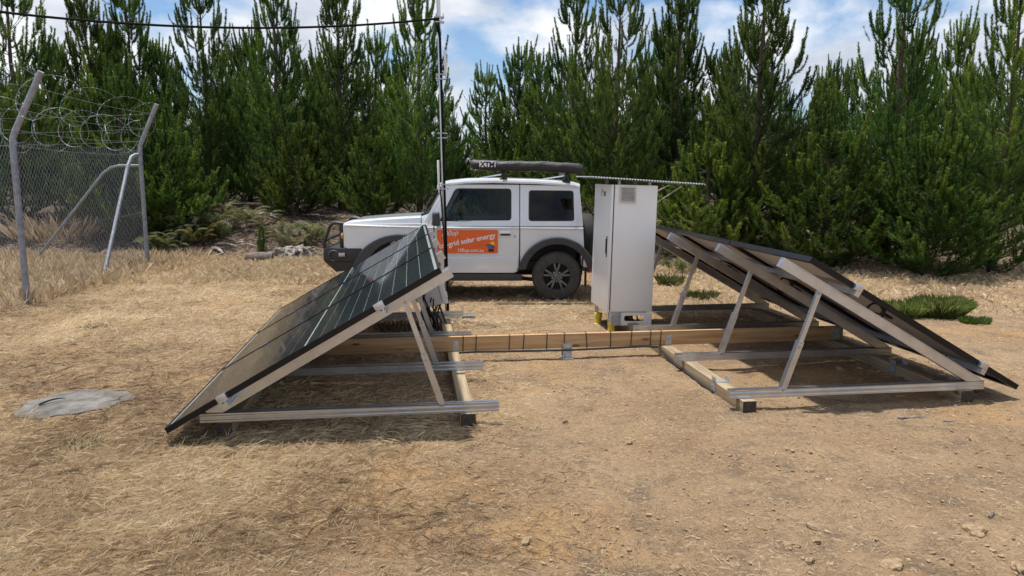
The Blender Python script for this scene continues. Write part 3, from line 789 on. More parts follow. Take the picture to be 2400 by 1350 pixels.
for side in (-1, 1):
    # front wing with arch
    wing = [(3.02, 1.095), (3.055, .80), (2.90, .62)] + arch(2.25, .36, .535, 10, 168)[1:] + [(1.77, .40), (1.77, 1.05), (1.86, 1.10), (2.0, 1.112)]
    side_panel('front_wing', M['paint'], wing, side=side)
    door_l = round_poly([(1.755, .395), (.60, .395), (.545, .44), (.540, 1.062), (1.755, 1.062)], [.02, .05, .05, .0, .0])
    dr = side_panel('door', M['paint'], door_l, side=side)
    # the raised lower band and the shoulder of the door
    side_panel('door_band', M['paint'], round_poly([(1.75, .402), (.61, .402), (.555, .45), (.553, .635), (1.75, .635)], .02), half=.768, side=side, th=.026, bev=.009, par=dr)
    q_l = [(.530, .44), (.49, .44)] + arch(0, .36, .50, 10, 168)[1:] + [(-.385, .50), (-.395, .66), (-.372, 1.06), (.530, 1.062)]
    side_panel('rear_quarter', M['paint'], q_l, side=side)
    side_panel('door_frame', M['paint'], round_poly([(1.845, 1.066), (.540, 1.066), (.540, 1.660), (1.545, 1.665)], [.02, .0, .01, .04]), [WIN_D], half=.735, side=side, lean0=1.06, th=.03, bev=.009, par=dr)
    side_panel('quarter_frame', M['paint'], round_poly([(.531, 1.066), (-.374, 1.066), (-.318, 1.645), (.531, 1.660)], [0, .02, .03, 0]), [WIN_Q], half=.735, side=side, lean0=1.06, th=.03, bev=.009)
    side_panel('window_seal', M['black'], inset(WIN_D, 1.012), [inset(WIN_D, .955)], half=.726, side=side, lean0=1.06, th=.018, bev=.002, par=dr)
    side_panel('window_seal', M['black'], inset(WIN_Q, 1.012), [inset(WIN_Q, .945)], half=.726, side=side, lean0=1.06, th=.018, bev=.002)
    side_panel('door_window', M['carglass'], inset(WIN_D, .99), (), half=.718, side=side, lean0=1.06, th=.004, bev=.0005, par=dr)
    side_panel('quarter_window', M['privacy'], inset(WIN_Q, .99), (), half=.718, side=side, lean0=1.06, th=.004, bev=.0005)
    # shoulder crease along the body
    MB().extrude([(-.020, -.018), (.022, -.008), (.022, .005), (-.020, .018)], (1.0 * -1.755, side * .745, 1.050), (-.542, side * .745, 1.046)).build('shoulder_crease', M['paint'], dr, .004)
    MB().extrude([(-.020, -.018), (.022, -.008), (.022, .005), (-.020, .018)], (-.530, side * .745, 1.046), (.372, side * .745, 1.036)).build('shoulder_crease', M['paint'], car, .004)
    MB().extrude([(-.020, -.018), (.022, -.008), (.022, .005), (-.020, .018)], (-3.02, side * .745, 1.085), (-1.77, side * .745, 1.05)).build('shoulder_crease', M['paint'], car, .004)
    # wheel arch flares
    for cs, a0, a1 in ((0, 12, 172), (2.25, 4, 165)):
        outer = arch(cs, .36, .56, a0, a1, 22); inner = arch(cs, .36, .455, a1, a0, 22)
        if cs > 1: outer = arch(cs, .36, .60, a0, a1, 22); inner = arch(cs, .36, .505, a1, a0, 22)
        if cs > 1: outer = [(s_ + max(0, s_ - cs) * .16, z_) for s_, z_ in outer]
        if cs == 0: outer = [(.585, .44)] + outer + [(-.52, .50)] ; outer[-1] = (-.50, .47)
        me_pts = outer + inner
        side_panel('wheel_flare', M['trim'], me_pts, half=.815, side=side, th=.085, bev=.016)
    # sill and rock rail
    MB().box(-1.80, -.50, side * .735 - .035, side * .735 + .035, .285, .385).build('sill', M['trim'], car, .015)
    # mirror
    if True:
        b = MB(); b.hexa([(-1.79, side * .80, 1.09), (-1.66, side * .80, 1.085), (-1.66, side * .95, 1.085), (-1.76, side * .95, 1.09),
                          (-1.78, side * .80, 1.275), (-1.675, side * .80, 1.28), (-1.675, side * .95, 1.27), (-1.75, side * .95, 1.265)])
        b.build('door_mirror', M['trim'], dr, .02)
        MB().beam((-1.70, side * .70, 1.12), (-1.715, side * .82, 1.15), .06, .05).build('mirror_arm', M['trim'], dr, .008)
    # handle
    h = side_panel('door_handle', M['paint'], round_poly([(.835, .912), (.650, .912), (.650, 1.010), (.835, 1.010)], .03), (), half=.757, side=side, th=.016, bev=.006, par=dr)
    side_panel('handle_recess', M['trim'], round_poly([(.815, .935), (.665, .935), (.665, .965), (.815, .965)], .014), (), half=.7585, side=side, th=.004, bev=.001, par=dr)
    side_panel('handle_bar', M['paint'], round_poly([(.825, .965), (.66, .965), (.66, .995), (.825, .995)], .014), (), half=.778, side=side, th=.02, bev=.006, par=dr)
    MB().lathe([(0, -.002), (.02, -.002), (.02, .006), (.008, .008), (0, .006)], (-.605, side * .747, .925), 'y', 16).build('door_lock', M['galv'], dr, smooth=True)
# bonnet, cowl and nose
bn = MB()
st = [(3.06, 1.075, 1.115), (2.98, 1.085, 1.145), (2.6, 1.09, 1.175), (2.2, 1.095, 1.20), (1.95, 1.10, 1.212)]
for i in range(len(st) - 1):
    s0, l0, h0 = st[i]; s1, l1, h1 = st[i + 1]
rows = []
for s, lo, hi in st:
    rows.append([(-s, y * w_, z) for y, w_, z in ((-1, .735, lo), (-1, .72, hi - .02), (-1, .66, hi), (-.5, .66, hi + .006), (-.25, .66, hi - .006), (.25, .66, hi - .006), (.5, .66, hi + .006), (1, .66, hi), (1, .72, hi - .02), (1, .735, lo))])
vv = [p for r_ in rows for p in r_]; n_ = len(rows[0])
ff = [(i * n_ + j, i * n_ + j + 1, (i + 1) * n_ + j + 1, (i + 1) * n_ + j) for i in range(len(rows) - 1) for j in range(n_ - 1)] + [tuple(range(n_))]
bn.add(vv, ff).build('bonnet', M['paint'], car, smooth=True)
MB().hexa([(-1.955, -.72, 1.06), (-1.62, -.72, 1.06), (-1.62, .72, 1.06), (-1.955, .72, 1.06), (-1.955, -.68, 1.205), (-1.80, -.66, 1.262), (-1.80, .66, 1.262), (-1.955, .68, 1.205)]).build('cowl', M['paint'], car, .02)
MB().box(-1.96, -1.84, -.60, .60, 1.215, 1.245).build('cowl_grille', M['black'], car, .008)
MB().box(-3.075, -3.02, -.70, .70, .66, 1.10).build('nose_panel', M['paint'], car, .03)
gr_ = MB()
for k in range(6):
    y = -.28 + k * .112; gr_.box(-3.095, -3.074, y - .03, y + .03, .80, 1.02)
prop(gr_.build('grille_slots', M['black'], car), kind='stuff')
for y in (-.50, .50):
    MB().lathe([(0, -.035), (.09, -.03), (.105, -.01), (.105, .01), (0, .01)], (-3.085, y, .93), 'x', 24).build('headlight', M['lamp'], car, smooth=True)
    MB().lathe([(0, -.025), (.045, -.02), (.05, .01), (0, .01)], (-3.085, y + (.16 if y > 0 else -.16), .93), 'x', 16).build('indicator', M['indicator'], car, smooth=True)
# windscreen and pillars
ws = MB(); vv, ff = [], []
for i in range(9):
    y_ = -1 + i / 4; bow = .085 * (1 - y_ * y_)
    vv += [(-1.895 - bow, y_ * .675, 1.235), (-1.625 - bow * .7, y_ * .615, 1.668)]
ff = [(2 * i, 2 * i + 2, 2 * i + 3, 2 * i + 1) for i in range(8)]
ws.add(vv, ff).build('windscreen', M['carglass'], car, smooth=True)
for sd in (-1, 1):
    MB().hexa([(-1.925, sd * .715, 1.10), (-1.82, sd * .725, 1.10), (-1.82, sd * .66, 1.10), (-1.925, sd * .655, 1.10),
               (-1.592, sd * .655, 1.672), (-1.530, sd * .660, 1.672), (-1.530, sd * .60, 1.672), (-1.592, sd * .60, 1.672)]).build('windscreen_pillar', M['paint'], car, .008)
    MB().tube([(-1.985, sd * .3, 1.250), (-1.955, sd * .12, 1.31), (-1.86, sd * .05, 1.46)], .010, 6).build('wiper', M['black'], car)
# roof: crowned sheet with a gutter edge
rs = [(1.72, 1.660, .60), (1.66, 1.690, .635), (1.55, 1.715, .655), (1.30, 1.738, .665), (.9, 1.745, .668), (.3, 1.730, .668), (0.0, 1.712, .668), (-.24, 1.690, .664), (-.325, 1.668, .655)]
vv, ff = [], []
prof = [(-1.03, -.062), (-1.03, -.036), (-1.0, -.034), (-.985, -.012), (-.93, 0), (-.5, .012), (0, .016), (.5, .012), (.93, 0), (.985, -.012), (1.0, -.034), (1.03, -.036), (1.03, -.062)]
for s, z, w_ in rs: vv += [(-s, a_ * w_, z + b_) for a_, b_ in prof]
n_ = len(prof); vv += [(x, y, min(z, 99) - .0) for x, y, z in []]
ff = [(i * n_ + j, i * n_ + j + 1, (i + 1) * n_ + j + 1, (i + 1) * n_ + j) for i in range(len(rs) - 1) for j in range(n_ - 1)] + [tuple(range(n_)), tuple(range((len(rs) - 1) * n_, len(rs) * n_))[::-1]]
MB().add(vv, ff).build('roof', M['paint'], car, smooth=True)
MB().box(-1.50, .28, -.62, .62, 1.635, 1.645).build('roof_lining', M['seat'], car)
# tailgate, rear bumper, spare wheel
tg = MB(); tg.hexa([(.355, -.70, .50), (.39, -.70, .50), (.39, .70, .50), (.355, .70, .50), (.29, -.62, 1.63), (.325, -.62, 1.63), (.325, .62, 1.63), (.29, .62, 1.63)])
tgo = tg.build('tailgate', M['paint'], car, .012)
MB().hexa([(.376, -.48, 1.16), (.380, -.48, 1.16), (.380, .48, 1.16), (.376, .48, 1.16), (.340, -.46, 1.54), (.344, -.46, 1.54), (.344, .46, 1.54), (.340, .46, 1.54)]).build('rear_window', M['privacy'], tgo)
MB().box(.36, .52, -.74, .74, .42, .62).build('rear_bumper', M['trim'], car, .025)
MB().box(.44, .545, -.755, -.60, .40, .60).build('tail_lamp', M['orange_bag'], car, .012)
TYRE = [(.20, -.095), (.235, -.100), (.31, -.104), (.335, -.092), (.348, -.07), (.352, -.03), (.352, .03), (.348, .07), (.335, .092), (.31, .104), (.235, .100), (.20, .095)]
MB().lathe(TYRE, (.49, .10, .86), 'x', 40).build('spare_tyre', M['under'], car, smooth=True)
MB().lathe([(0, .10), (.26, .10), (.30, .075), (.30, -.05)], (.49, .10, .86), 'x', 32).build('spare_cover', M['black'], car, smooth=True)
MB().box(.52, .72, -.03, .03, .36, .42).build('tow_hitch', M['under'], car, .006)
# wheels
def wheel(x, side):
    c = (x, side * .675, .347)
    w = MB()
    w.lathe(TYRE, c, 'y', 48)
    wo = w.build('tyre', M['rubber'], car, smooth=True)
    tb = MB()
    for k in range(44):          # tread blocks
        a = 2 * math.pi * k / 44
        for yy in (-.07, -.024, .024, .07):
            a2 = a + (.07 if yy in (-.024, .07) else 0)
            q = [Vector((c[0] + (r_) * math.cos(a2 + da), c[1] + yy + dy, c[2] + (r_) * math.sin(a2 + da))) for r_ in (.344, .358) for da, dy in ((-.05, -.02), (.05, -.02), (.05, .02), (-.05, .02))]
            tb.hexa(q)
    prop(tb.build('tread', M['rubber'], wo), kind='stuff')
    o = side * .085
    rim = MB(); rim.lathe([(.205, o), (.212, o + side * .008), (.200, o + side * .004), (.190, o - side * .03), (.188, -o), (.2, -o)], c, 'y', 40)
    ro_ = rim.build('rim', M['rim'], wo, smooth=True)
    MB().lathe([(0, o - side * .075), (.187, o - side * .075)], c, 'y', 32).build('brake_disc', M['under'], wo)
    for k in range(5):
        for d in (-.21, .21):
            a = 2 * math.pi * k / 5 + math.pi / 2
            p0 = Vector((c[0] + .045 * math.cos(a), c[1] + o - side * .022, c[2] + .045 * math.sin(a))); p1 = Vector((c[0] + .196 * math.cos(a + d), c[1] + o - side * .008, c[2] + .196 * math.sin(a + d)))
            MB().beam(p0, p1, .030, .030, (0, 1, 0)).build('spoke', M['rim'], wo, .006)
    MB().lathe([(0, o + side * .0), (.035, o - side * .002), (.06, o - side * .012), (.065, o - side * .04), (0, o - side * .04)], c, 'y', 20).build('hub', M['rim'], wo, smooth=True)
    nb = MB()
    for k in range(5):
        a = 2 * math.pi * (k + .5) / 5 + math.pi / 2
        nb.tube([(c[0] + .072 * math.cos(a), c[1] + o - side * .03, c[2] + .072 * math.sin(a)), (c[0] + .072 * math.cos(a), c[1] + o - side * .008, c[2] + .072 * math.sin(a))], .010, 6)
    prop(nb.build('wheel_nuts', M['galv'], wo), kind='stuff')
for x in (0, -2.25):
    for sd in (-1, 1): wheel(x, sd)
MB().box(-2.9, .36, -.60, .60, .42, .56).build('floor_pan', M['under'], car, .02)
MB().box(-3.0, -1.95, -.66, .66, .56, 1.06).build('engine_bay', M['under'], car, .02)
b = MB()
for sd in (-1, 1): b.box(-2.9, .40, sd * .38 - .04, sd * .38 + .04, .33, .43)
prop(b.build('chassis_rails', M['under'], car), kind='stuff')
for x in (0, -2.25):
    MB().tube([(x, -.62, .347), (x, .62, .347)], .045, 10).build('axle', M['under'], car)
    MB().lathe([(0, -.12), (.07, -.1), (.125, -.03), (.125, .03), (.07, .1), (0, .12)], (x, .12, .335), 'y', 16).build('differential', M['under'], car, smooth=True)
MB().tube([(-.62, -.5, .30), (-.30, -.52, .27), (.1, -.42, .30), (.38, -.42, .32)], .03, 8).build('exhaust', M['under'], car, smooth=True)
MB().tube([(-.66, -.62, .36), (-.30, -.60, .27), (-.05, -.56, .33)], .018, 8).build('trailing_arm', M['under'], car, smooth=True)
# mud flap
MB().box(.41, .425, -.80, -.60, .20, .48).build('mud_flap', M['under'], car)
# interior
MB().hexa([(-1.80, -.66, .56), (-1.62, -.66, .56), (-1.62, .66, .56), (-1.80, .66, .56), (-1.80, -.66, 1.20), (-1.58, -.66, 1.15), (-1.58, .66, 1.15), (-1.80, .66, 1.20)]).build('dashboard', M['seat'], car, .02)
for y in (-.33, .33):
    MB().hexa([(-1.20, y - .22, .56), (-.70, y - .22, .56), (-.70, y + .22, .56), (-1.20, y + .22, .56), (-1.20, y - .22, .80), (-.70, y - .22, .75), (-.70, y + .22, .75), (-1.20, y + .22, .80)]).build('seat_cushion', M['seat'], car, .04)
    MB().hexa([(-.82, y - .22, .72), (-.68, y - .22, .72), (-.68, y + .22, .72), (-.82, y + .22, .72), (-.66, y - .19, 1.33), (-.54, y - .19, 1.33), (-.54, y + .19, 1.33), (-.66, y + .19, 1.33)]).build('seat_back', M['seat'], car, .04)
    MB().hexa([(-.68, y - .11, 1.36), (-.59, y - .11, 1.36), (-.59, y + .11, 1.36), (-.68, y + .11, 1.36), (-.65, y - .1, 1.54), (-.56, y - .1, 1.54), (-.56, y + .1, 1.54), (-.65, y + .1, 1.54)]).build('headrest', M['seat'], car, .03)
MB().lathe([(.165, -.012), (.18, 0), (.165, .012), (.155, 0), (.165, -.012)], (-1.47, -.33, 1.06), 'x', 28).build('steering_wheel', M['black'], car, smooth=True)
MB().box(-.52, .30, -.60, .60, .56, 1.02).build('cargo', M['seat'], car, .05)
MB().hexa([(-.22, -.5, 1.02), (.20, -.5, 1.02), (.20, .1, 1.02), (-.22, .1, 1.02), (-.12, -.45, 1.20), (.14, -.45, 1.23), (.14, .05, 1.23), (-.12, .05, 1.20)]).build('orange_bag', M['orange_bag'], car, .05)
# orange door sign with its print, on both doors
def plane_print(me, s0, z0, rot=0.0, y=.7662, side=-1):
    ca, sa = math.cos(rot), math.sin(rot)
    for v in me.vertices:
        a, b_, t = v.co; a, b_ = a * ca - b_ * sa, a * sa + b_ * ca
        v.co = (-s0 + a, side * y - max(t, 0), z0 + b_)
    return me
sg = side_panel('door_sign', M['orange'], round_poly([(1.716, .688), (.850, .688), (.850, 1.017), (1.716, 1.017)], .008), (), half=.7645, side=-1, th=.0195, bev=.0005)
Y0 = .7652
link('sign_lettering', plane_print(text_mesh('100up', .10, .35, .0), 1.665, .925, R(6), Y0), M['white'], sg)
link('sign_lettering', plane_print(text_mesh('off-grid solar energy', .103, 0, .0016, .98), 1.685, .752, R(11.5), Y0), M['white'], sg)
link('sign_lettering', plane_print(text_mesh('100up.com.au', .068, 0, .0003), 1.43, .706, R(0), Y0), M['white'], sg)
def flat_print(pts, name, m):
    b = MB(); b.add([(-s, -Y0, z) for s, z in pts], [tuple(range(len(pts)))]); return b.build(name, m, sg)
flat_print([(1.02, .795), (.985, .755), (.905, .755), (.93, .795)], 'sign_solar_roof', M['blue'])
flat_print([(.985, .752), (.985, .705), (.905, .705), (.905, .752)], 'sign_house', M['print_dark'])
flat_print([(1.035, .80), (1.02, .81), (.93, .81), (.885, .755), (.90, .755), (.94, .798)], 'sign_roof_edge', M['print_dark'])
flat_print([(.925 + .03 * math.cos(a), .825 + .03 * math.sin(a)) for a in np.linspace(0, 2 * math.pi, 16, endpoint=False)], 'sign_sun', M['sunyellow'])
# bull bar
b = MB(); b.hexa([(-3.37, -.70, .56), (-2.86, -.79, .56), (-2.86, .79, .56), (-3.37, .70, .56), (-3.37, -.70, .755), (-2.80, -.79, .755), (-2.80, .79, .755), (-3.37, .70, .755)])
bb = b.build('steel_bumper', M['steel_black'], car, .02)
MB().hexa([(-3.20, -.66, .40), (-2.92, -.76, .45), (-2.92, .76, .45), (-3.20, .66, .40), (-3.36, -.69, .558), (-2.88, -.78, .558), (-2.88, .78, .558), (-3.36, .69, .558)]).build('bumper_skirt', M['steel_black'], bb, .01)
for sd in (-1, 1):
    MB().tube([(-3.36, sd * .66, .75), (-3.36, sd * .66, .83), (-3.27, sd * .66, 1.06), (-3.23, sd * .655, 1.105), (-3.17, sd * .65, 1.112), (-3.02, sd * .66, 1.09), (-2.99, sd * .66, 1.05), (-3.02, sd * .66, .75)], .024, 10).build('hoop', M['steel_black'], bb, smooth=True)
    MB().box(-3.14, -3.06, sd * .60 - .05, sd * .60 + .05, .755, 1.08).build('hoop_plate', M['steel_black'], bb, .02)
    MB().lathe([(.075, -.01), (.085, 0), (.075, .01), (.065, 0), (.075, -.01)], (-3.21, sd * .735, .645), 'y', 20).build('recovery_ring', M['trim'], bb, smooth=True)
    MB().box(-3.13, -3.04, sd * .776 - .006, sd * .776 + .006, .64, .69).build('marker_lamp', M['lamp'], bb, .004)
MB().tube([(-3.34, -.66, .86), (-3.355, -.3, .87), (-3.355, .3, .87), (-3.34, .66, .86)], .024, 10).build('top_rail', M['steel_black'], bb, smooth=True)
# roof rack feet, bars and the rolled awning
for s in (.767, -.13):
    zr = 1.715 if s > .5 else 1.695
    for sd in (-1, 1):
        MB().hexa([(-s - .06, sd * .66, zr - .06), (-s + .06, sd * .66, zr - .06), (-s + .06, sd * .60, zr - .03), (-s - .06, sd * .60, zr - .03), (-s - .055, sd * .655, zr + .035), (-s + .055, sd * .655, zr + .035), (-s + .055, sd * .57, zr + .035), (-s - .055, sd * .57, zr + .035)]).build('rack_foot', M['black'], car, .01)
        MB().box(-s - .03, -s + .03, sd * .62 - .03, sd * .62 + .03, zr + .036, zr + .095).build('rack_foot', M['black'], car, .008)
    MB().beam((-s, -.78, zr + .11), (-s, .72, zr + .11), .06, .03).build('rack_bar', M['trim'], car, .008)
    MB().hexa([(-s - .03, -.82, zr + .06), (-s + .03, -.82, zr + .06), (-s + .03, -.77, zr + .06), (-s - .03, -.77, zr + .06), (-s - .03, -.80, zr + .2), (-s + .03, -.80, zr + .2), (-s + .03, -.77, zr + .2), (-s - .03, -.77, zr + .2)]).build('awning_bracket', M['black'], car, .004)
    MB().tube([(-s - .02, -.62, zr + .09), (-s - .35, -.35, zr + .035)], .010, 6).build('rack_stay', M['galv'], car)
aw = MB(); nseg, nr = 40, 18; rng = random.Random(3)
vv, ff = [], []
for i in range(nseg + 1):
    t = i / nseg; x = -1.225 + t * 1.57; zc = 1.943 - .062 * t
    rr = .073 * (1 - (.35 if i in (0, nseg) else 0))
    for j in range(nr):
        a = 2 * math.pi * j / nr
        k = 1 + .05 * math.sin(t * 26 + 2 * a) + .035 * math.sin(t * 61 + a * 3 + 1)
        vv.append((x, -.862 + rr * k * .9 * math.cos(a), zc + rr * k * math.sin(a) - .008 * math.sin(t * math.pi * 2.2)))
ff = [(i * nr + j, i * nr + (j + 1) % nr, (i + 1) * nr + (j + 1) % nr, (i + 1) * nr + j) for i in range(nseg) for j in range(nr)] + [tuple(range(nr)), tuple(range(nseg * nr, (nseg + 1) * nr))[::-1]]
awo = aw.add(vv, ff).build('rolled_awning', M['vinyl'], car, smooth=True)
tp = MB(); tp.box(-1.10, -.875, -.9395, -.936, 1.905, 1.988); patch = tp.build('awning_badge', M['white'], awo, .001)
link('badge_lettering', plane_print(text_mesh('XTM', .098, 0, .004, .95), 1.088, 1.911, R(-2), .9402), M['print_dark'], patch)
# ------------------------------------------------------------------ security fence
def on_ground(px, py):
    d = ray(px, py); lo, t = 0.5, 2.0
    while t < 120:
        p = d * t
        if CAM_H + p.z < G(p.x, p.y): break
        t += .05
    return Vector((d.x * t, d.y * t, G(d.x * t, d.y * t)))
FA, FB = Vector((-6.757, 10.565, 0)), Vector((-7.091, 14.859, 0))
fdir = (FB - FA).normalized()
F0 = FA - fdir * 3.3
FC = FB + Vector((-6.5, .9, 0))
fence = thing('security_fence', 'galvanised chain link fence with outward arms and razor wire coils', 'fence', (FB.x, FB.y, 0))
OFn = Vector((FB.x, FB.y, 0))
def fence_post(p, h, arm, r, lean=(0, 0)):
    z0 = G(p.x, p.y)
    pts = [Vector((p.x, p.y, z0 - .1)), Vector((p.x + lean[0] * .5, p.y, z0 + h * .5)), Vector((p.x + lean[0], p.y, z0 + h - .12)), Vector((p.x + lean[0] + .012, p.y, z0 + h)), Vector((p.x + lean[0] + .055, p.y, z0 + h + .1)), Vector((p.x + lean[0] + arm[0], p.y, z0 + h + arm[1]))]
    MB(OFn).tube(pts, r, 14).build('post', M['galvpost'], fence, smooth=True)
    return pts[-1], pts[3]
fence_post(F0, 2.28, (.47, .87), .042)
tA, bA = fence_post(FA, 2.28, (.47, .87), .042)
tB, bB = fence_post(FB, 2.33, (.38, .78), .040)
tC, bC = fence_post(FC, 2.30, (.38, .78), .040)
# bent bracing struts at the corner
s1 = on_z(238, 655, 0.0); s1.z = G(s1.x, s1.y)
MB(OFn).tube([s1 + Vector((0, 0, -.1)), s1.lerp(Vector((FB.x - .12, FB.y - .16, 2.12)), .93), Vector((FB.x - .10, FB.y - .14, 2.13)), Vector((FB.x - .06, FB.y - .07, 2.17)), Vector((FB.x, FB.y, 2.18))], .034, 12).build('strut', M['galvpost'], fence, smooth=True)
s2 = Vector((FB.x - 2.6, FB.y + .38, 0)); s2.z = G(s2.x, s2.y)
MB(OFn).tube([s2 + Vector((0, 0, -.1)), Vector((FB.x - .78, FB.y + .10, 1.83)), Vector((FB.x - .62, FB.y + .08, 1.93)), Vector((FB.x - .45, FB.y + .06, 1.97)), Vector((FB.x, FB.y, 1.97))], .026, 12).build('strut', M['galvpost'], fence, smooth=True)
def chainlink(p0, p1, h0, h1, pitch, r, off=.045):
    b = MB(OFn); L_ = (p1 - p0).length; d = (p1 - p0).normalized(); n = Vector((d.y, -d.x, 0)) * off
    H = h1 - h0; k = 0.62   # run per rise: taller than wide diamonds
    tri = [(r * math.cos(a), r * math.sin(a)) for a in (0.5, 2.6, 4.7)]
    def P(t, z):
        q = p0 + d * t + n; return Vector((q.x, q.y, G(q.x, q.y) * 1.0 + z))
    a = -H * k
    while a < L_ + H * k:
        for sgn in (1, -1):
            t0, t1 = (a, a + H * k) if sgn > 0 else (a + H * k, a)
            za, zb = h0, h1
            # clip to the panel
            f0, f1 = 0.0, 1.0
            dt = t1 - t0
            if dt > 0: f0, f1 = max(0, (0 - t0) / dt), min(1, (L_ - t0) / dt)
            else: f0, f1 = max(0, (L_ - t0) / dt), min(1, (0 - t0) / dt)
            if f1 - f0 > .02:
                b.extrude(tri, P(t0 + dt * f0, h0 + H * f0) + n * (.08 * sgn), P(t0 + dt * f1, h0 + H * f1) + n * (.08 * sgn), d, cap=False)
        a += pitch
    # twisted tips along the top
    t = 0
    while t < L_:
        b.extrude(tri, P(t, h1), P(t + .015, h1 + .035), d, cap=False); t += pitch
    prop(b.build('chain_link_mesh', M['galvpost'], fence), kind='stuff')
chainlink(F0, FB, .03, 2.22, .074, .0016)
chainlink(FB, FC, .03, 2.22, .09, .0013)
def strand(a, c, name='line_wire', r=.0022):
    pts = [a.lerp(c, t) - Vector((0, 0, .05 * 4 * t * (1 - t))) for t in np.linspace(0, 1, 9)]
    MB(OFn).tube(pts, r, 5).build(name, M['galvpost'], fence)
def up(p, f): return Vector((p.x, p.y, G(p.x, p.y))) + Vector((.012 + .46 * f, 0, 2.28 + .86 * f))
for f in (.12, .42, .78):
    strand(up(F0, f), up(FA, f)); strand(up(FA, f), Vector((FB.x + .38 * f, FB.y, G(FB.x, FB.y) + 2.33 + .78 * f)))
    strand(Vector((FB.x + .38 * f, FB.y, 2.33 + .78 * f)), Vector((FC.x + .38 * f, FC.y, G(FC.x, FC.y) + 2.30 + .78 * f)))
for z in (2.19, 1.1, .08):
    strand(F0 + Vector((.05, 0, z)), FA + Vector((.05, 0, z))); strand(FA + Vector((.05, 0, z)), FB + Vector((.05, 0, z)))
def razor(p0, p1, z0, z1, rad, turn, name, seed):
    rg = random.Random(seed); b = MB(OFn); L_ = (p1 - p0).length; d = (p1 - p0).normalized(); side = Vector((d.y, -d.x, 0)); n = int(L_ / turn)
    pts = []
    steps = 22
    for i in range(n * steps + 1):
        a = 2 * math.pi * i / steps; t = i / (n * steps)
        along = t * L_ + .05 * math.sin(a)
        jit = 1 + .05 * math.sin(i * .37 + seed)
        q = p0 + d * along + side * (rad * jit * math.sin(a)) + Vector((0, 0, z0 + (z1 - z0) * t + rad * jit * math.cos(a)))
        q.z += G(q.x, q.y) * .5
        pts.append(q)
    b.tube(pts, .0024, 4)
    for i in range(1, len(pts)):
        for f in (0.0, .5):
            c = pts[i - 1].lerp(pts[i], f); tg = (pts[i] - pts[i - 1]).normalized(); nn_ = tg.cross(Vector((rg.uniform(-1, 1), rg.uniform(-1, 1), rg.uniform(-1, 1)))).normalized()
            b.add([c - nn_ * .009 - tg * .009, c + nn_ * .009 - tg * .009, c + nn_ * .004 + tg * .009, c - nn_ * .004 + tg * .009], [(0, 1, 2, 3)])
    b.build(name, M['galvpost'], fence)
razor(F0, FB + Vector((.05, 0, 0)), 2.50, 2.52, .29, .72, 'razor_wire_coil', 1)
razor(F0 + Vector((.42, 0, 0)), FB + Vector((.3, 0, 0)), 2.86, 2.80, .33, 1.1, 'razor_wire_coil', 2)
razor(FB + Vector((0, .1, 0)), FC, 2.5, 2.5, .28, .70, 'razor_wire_coil', 3)

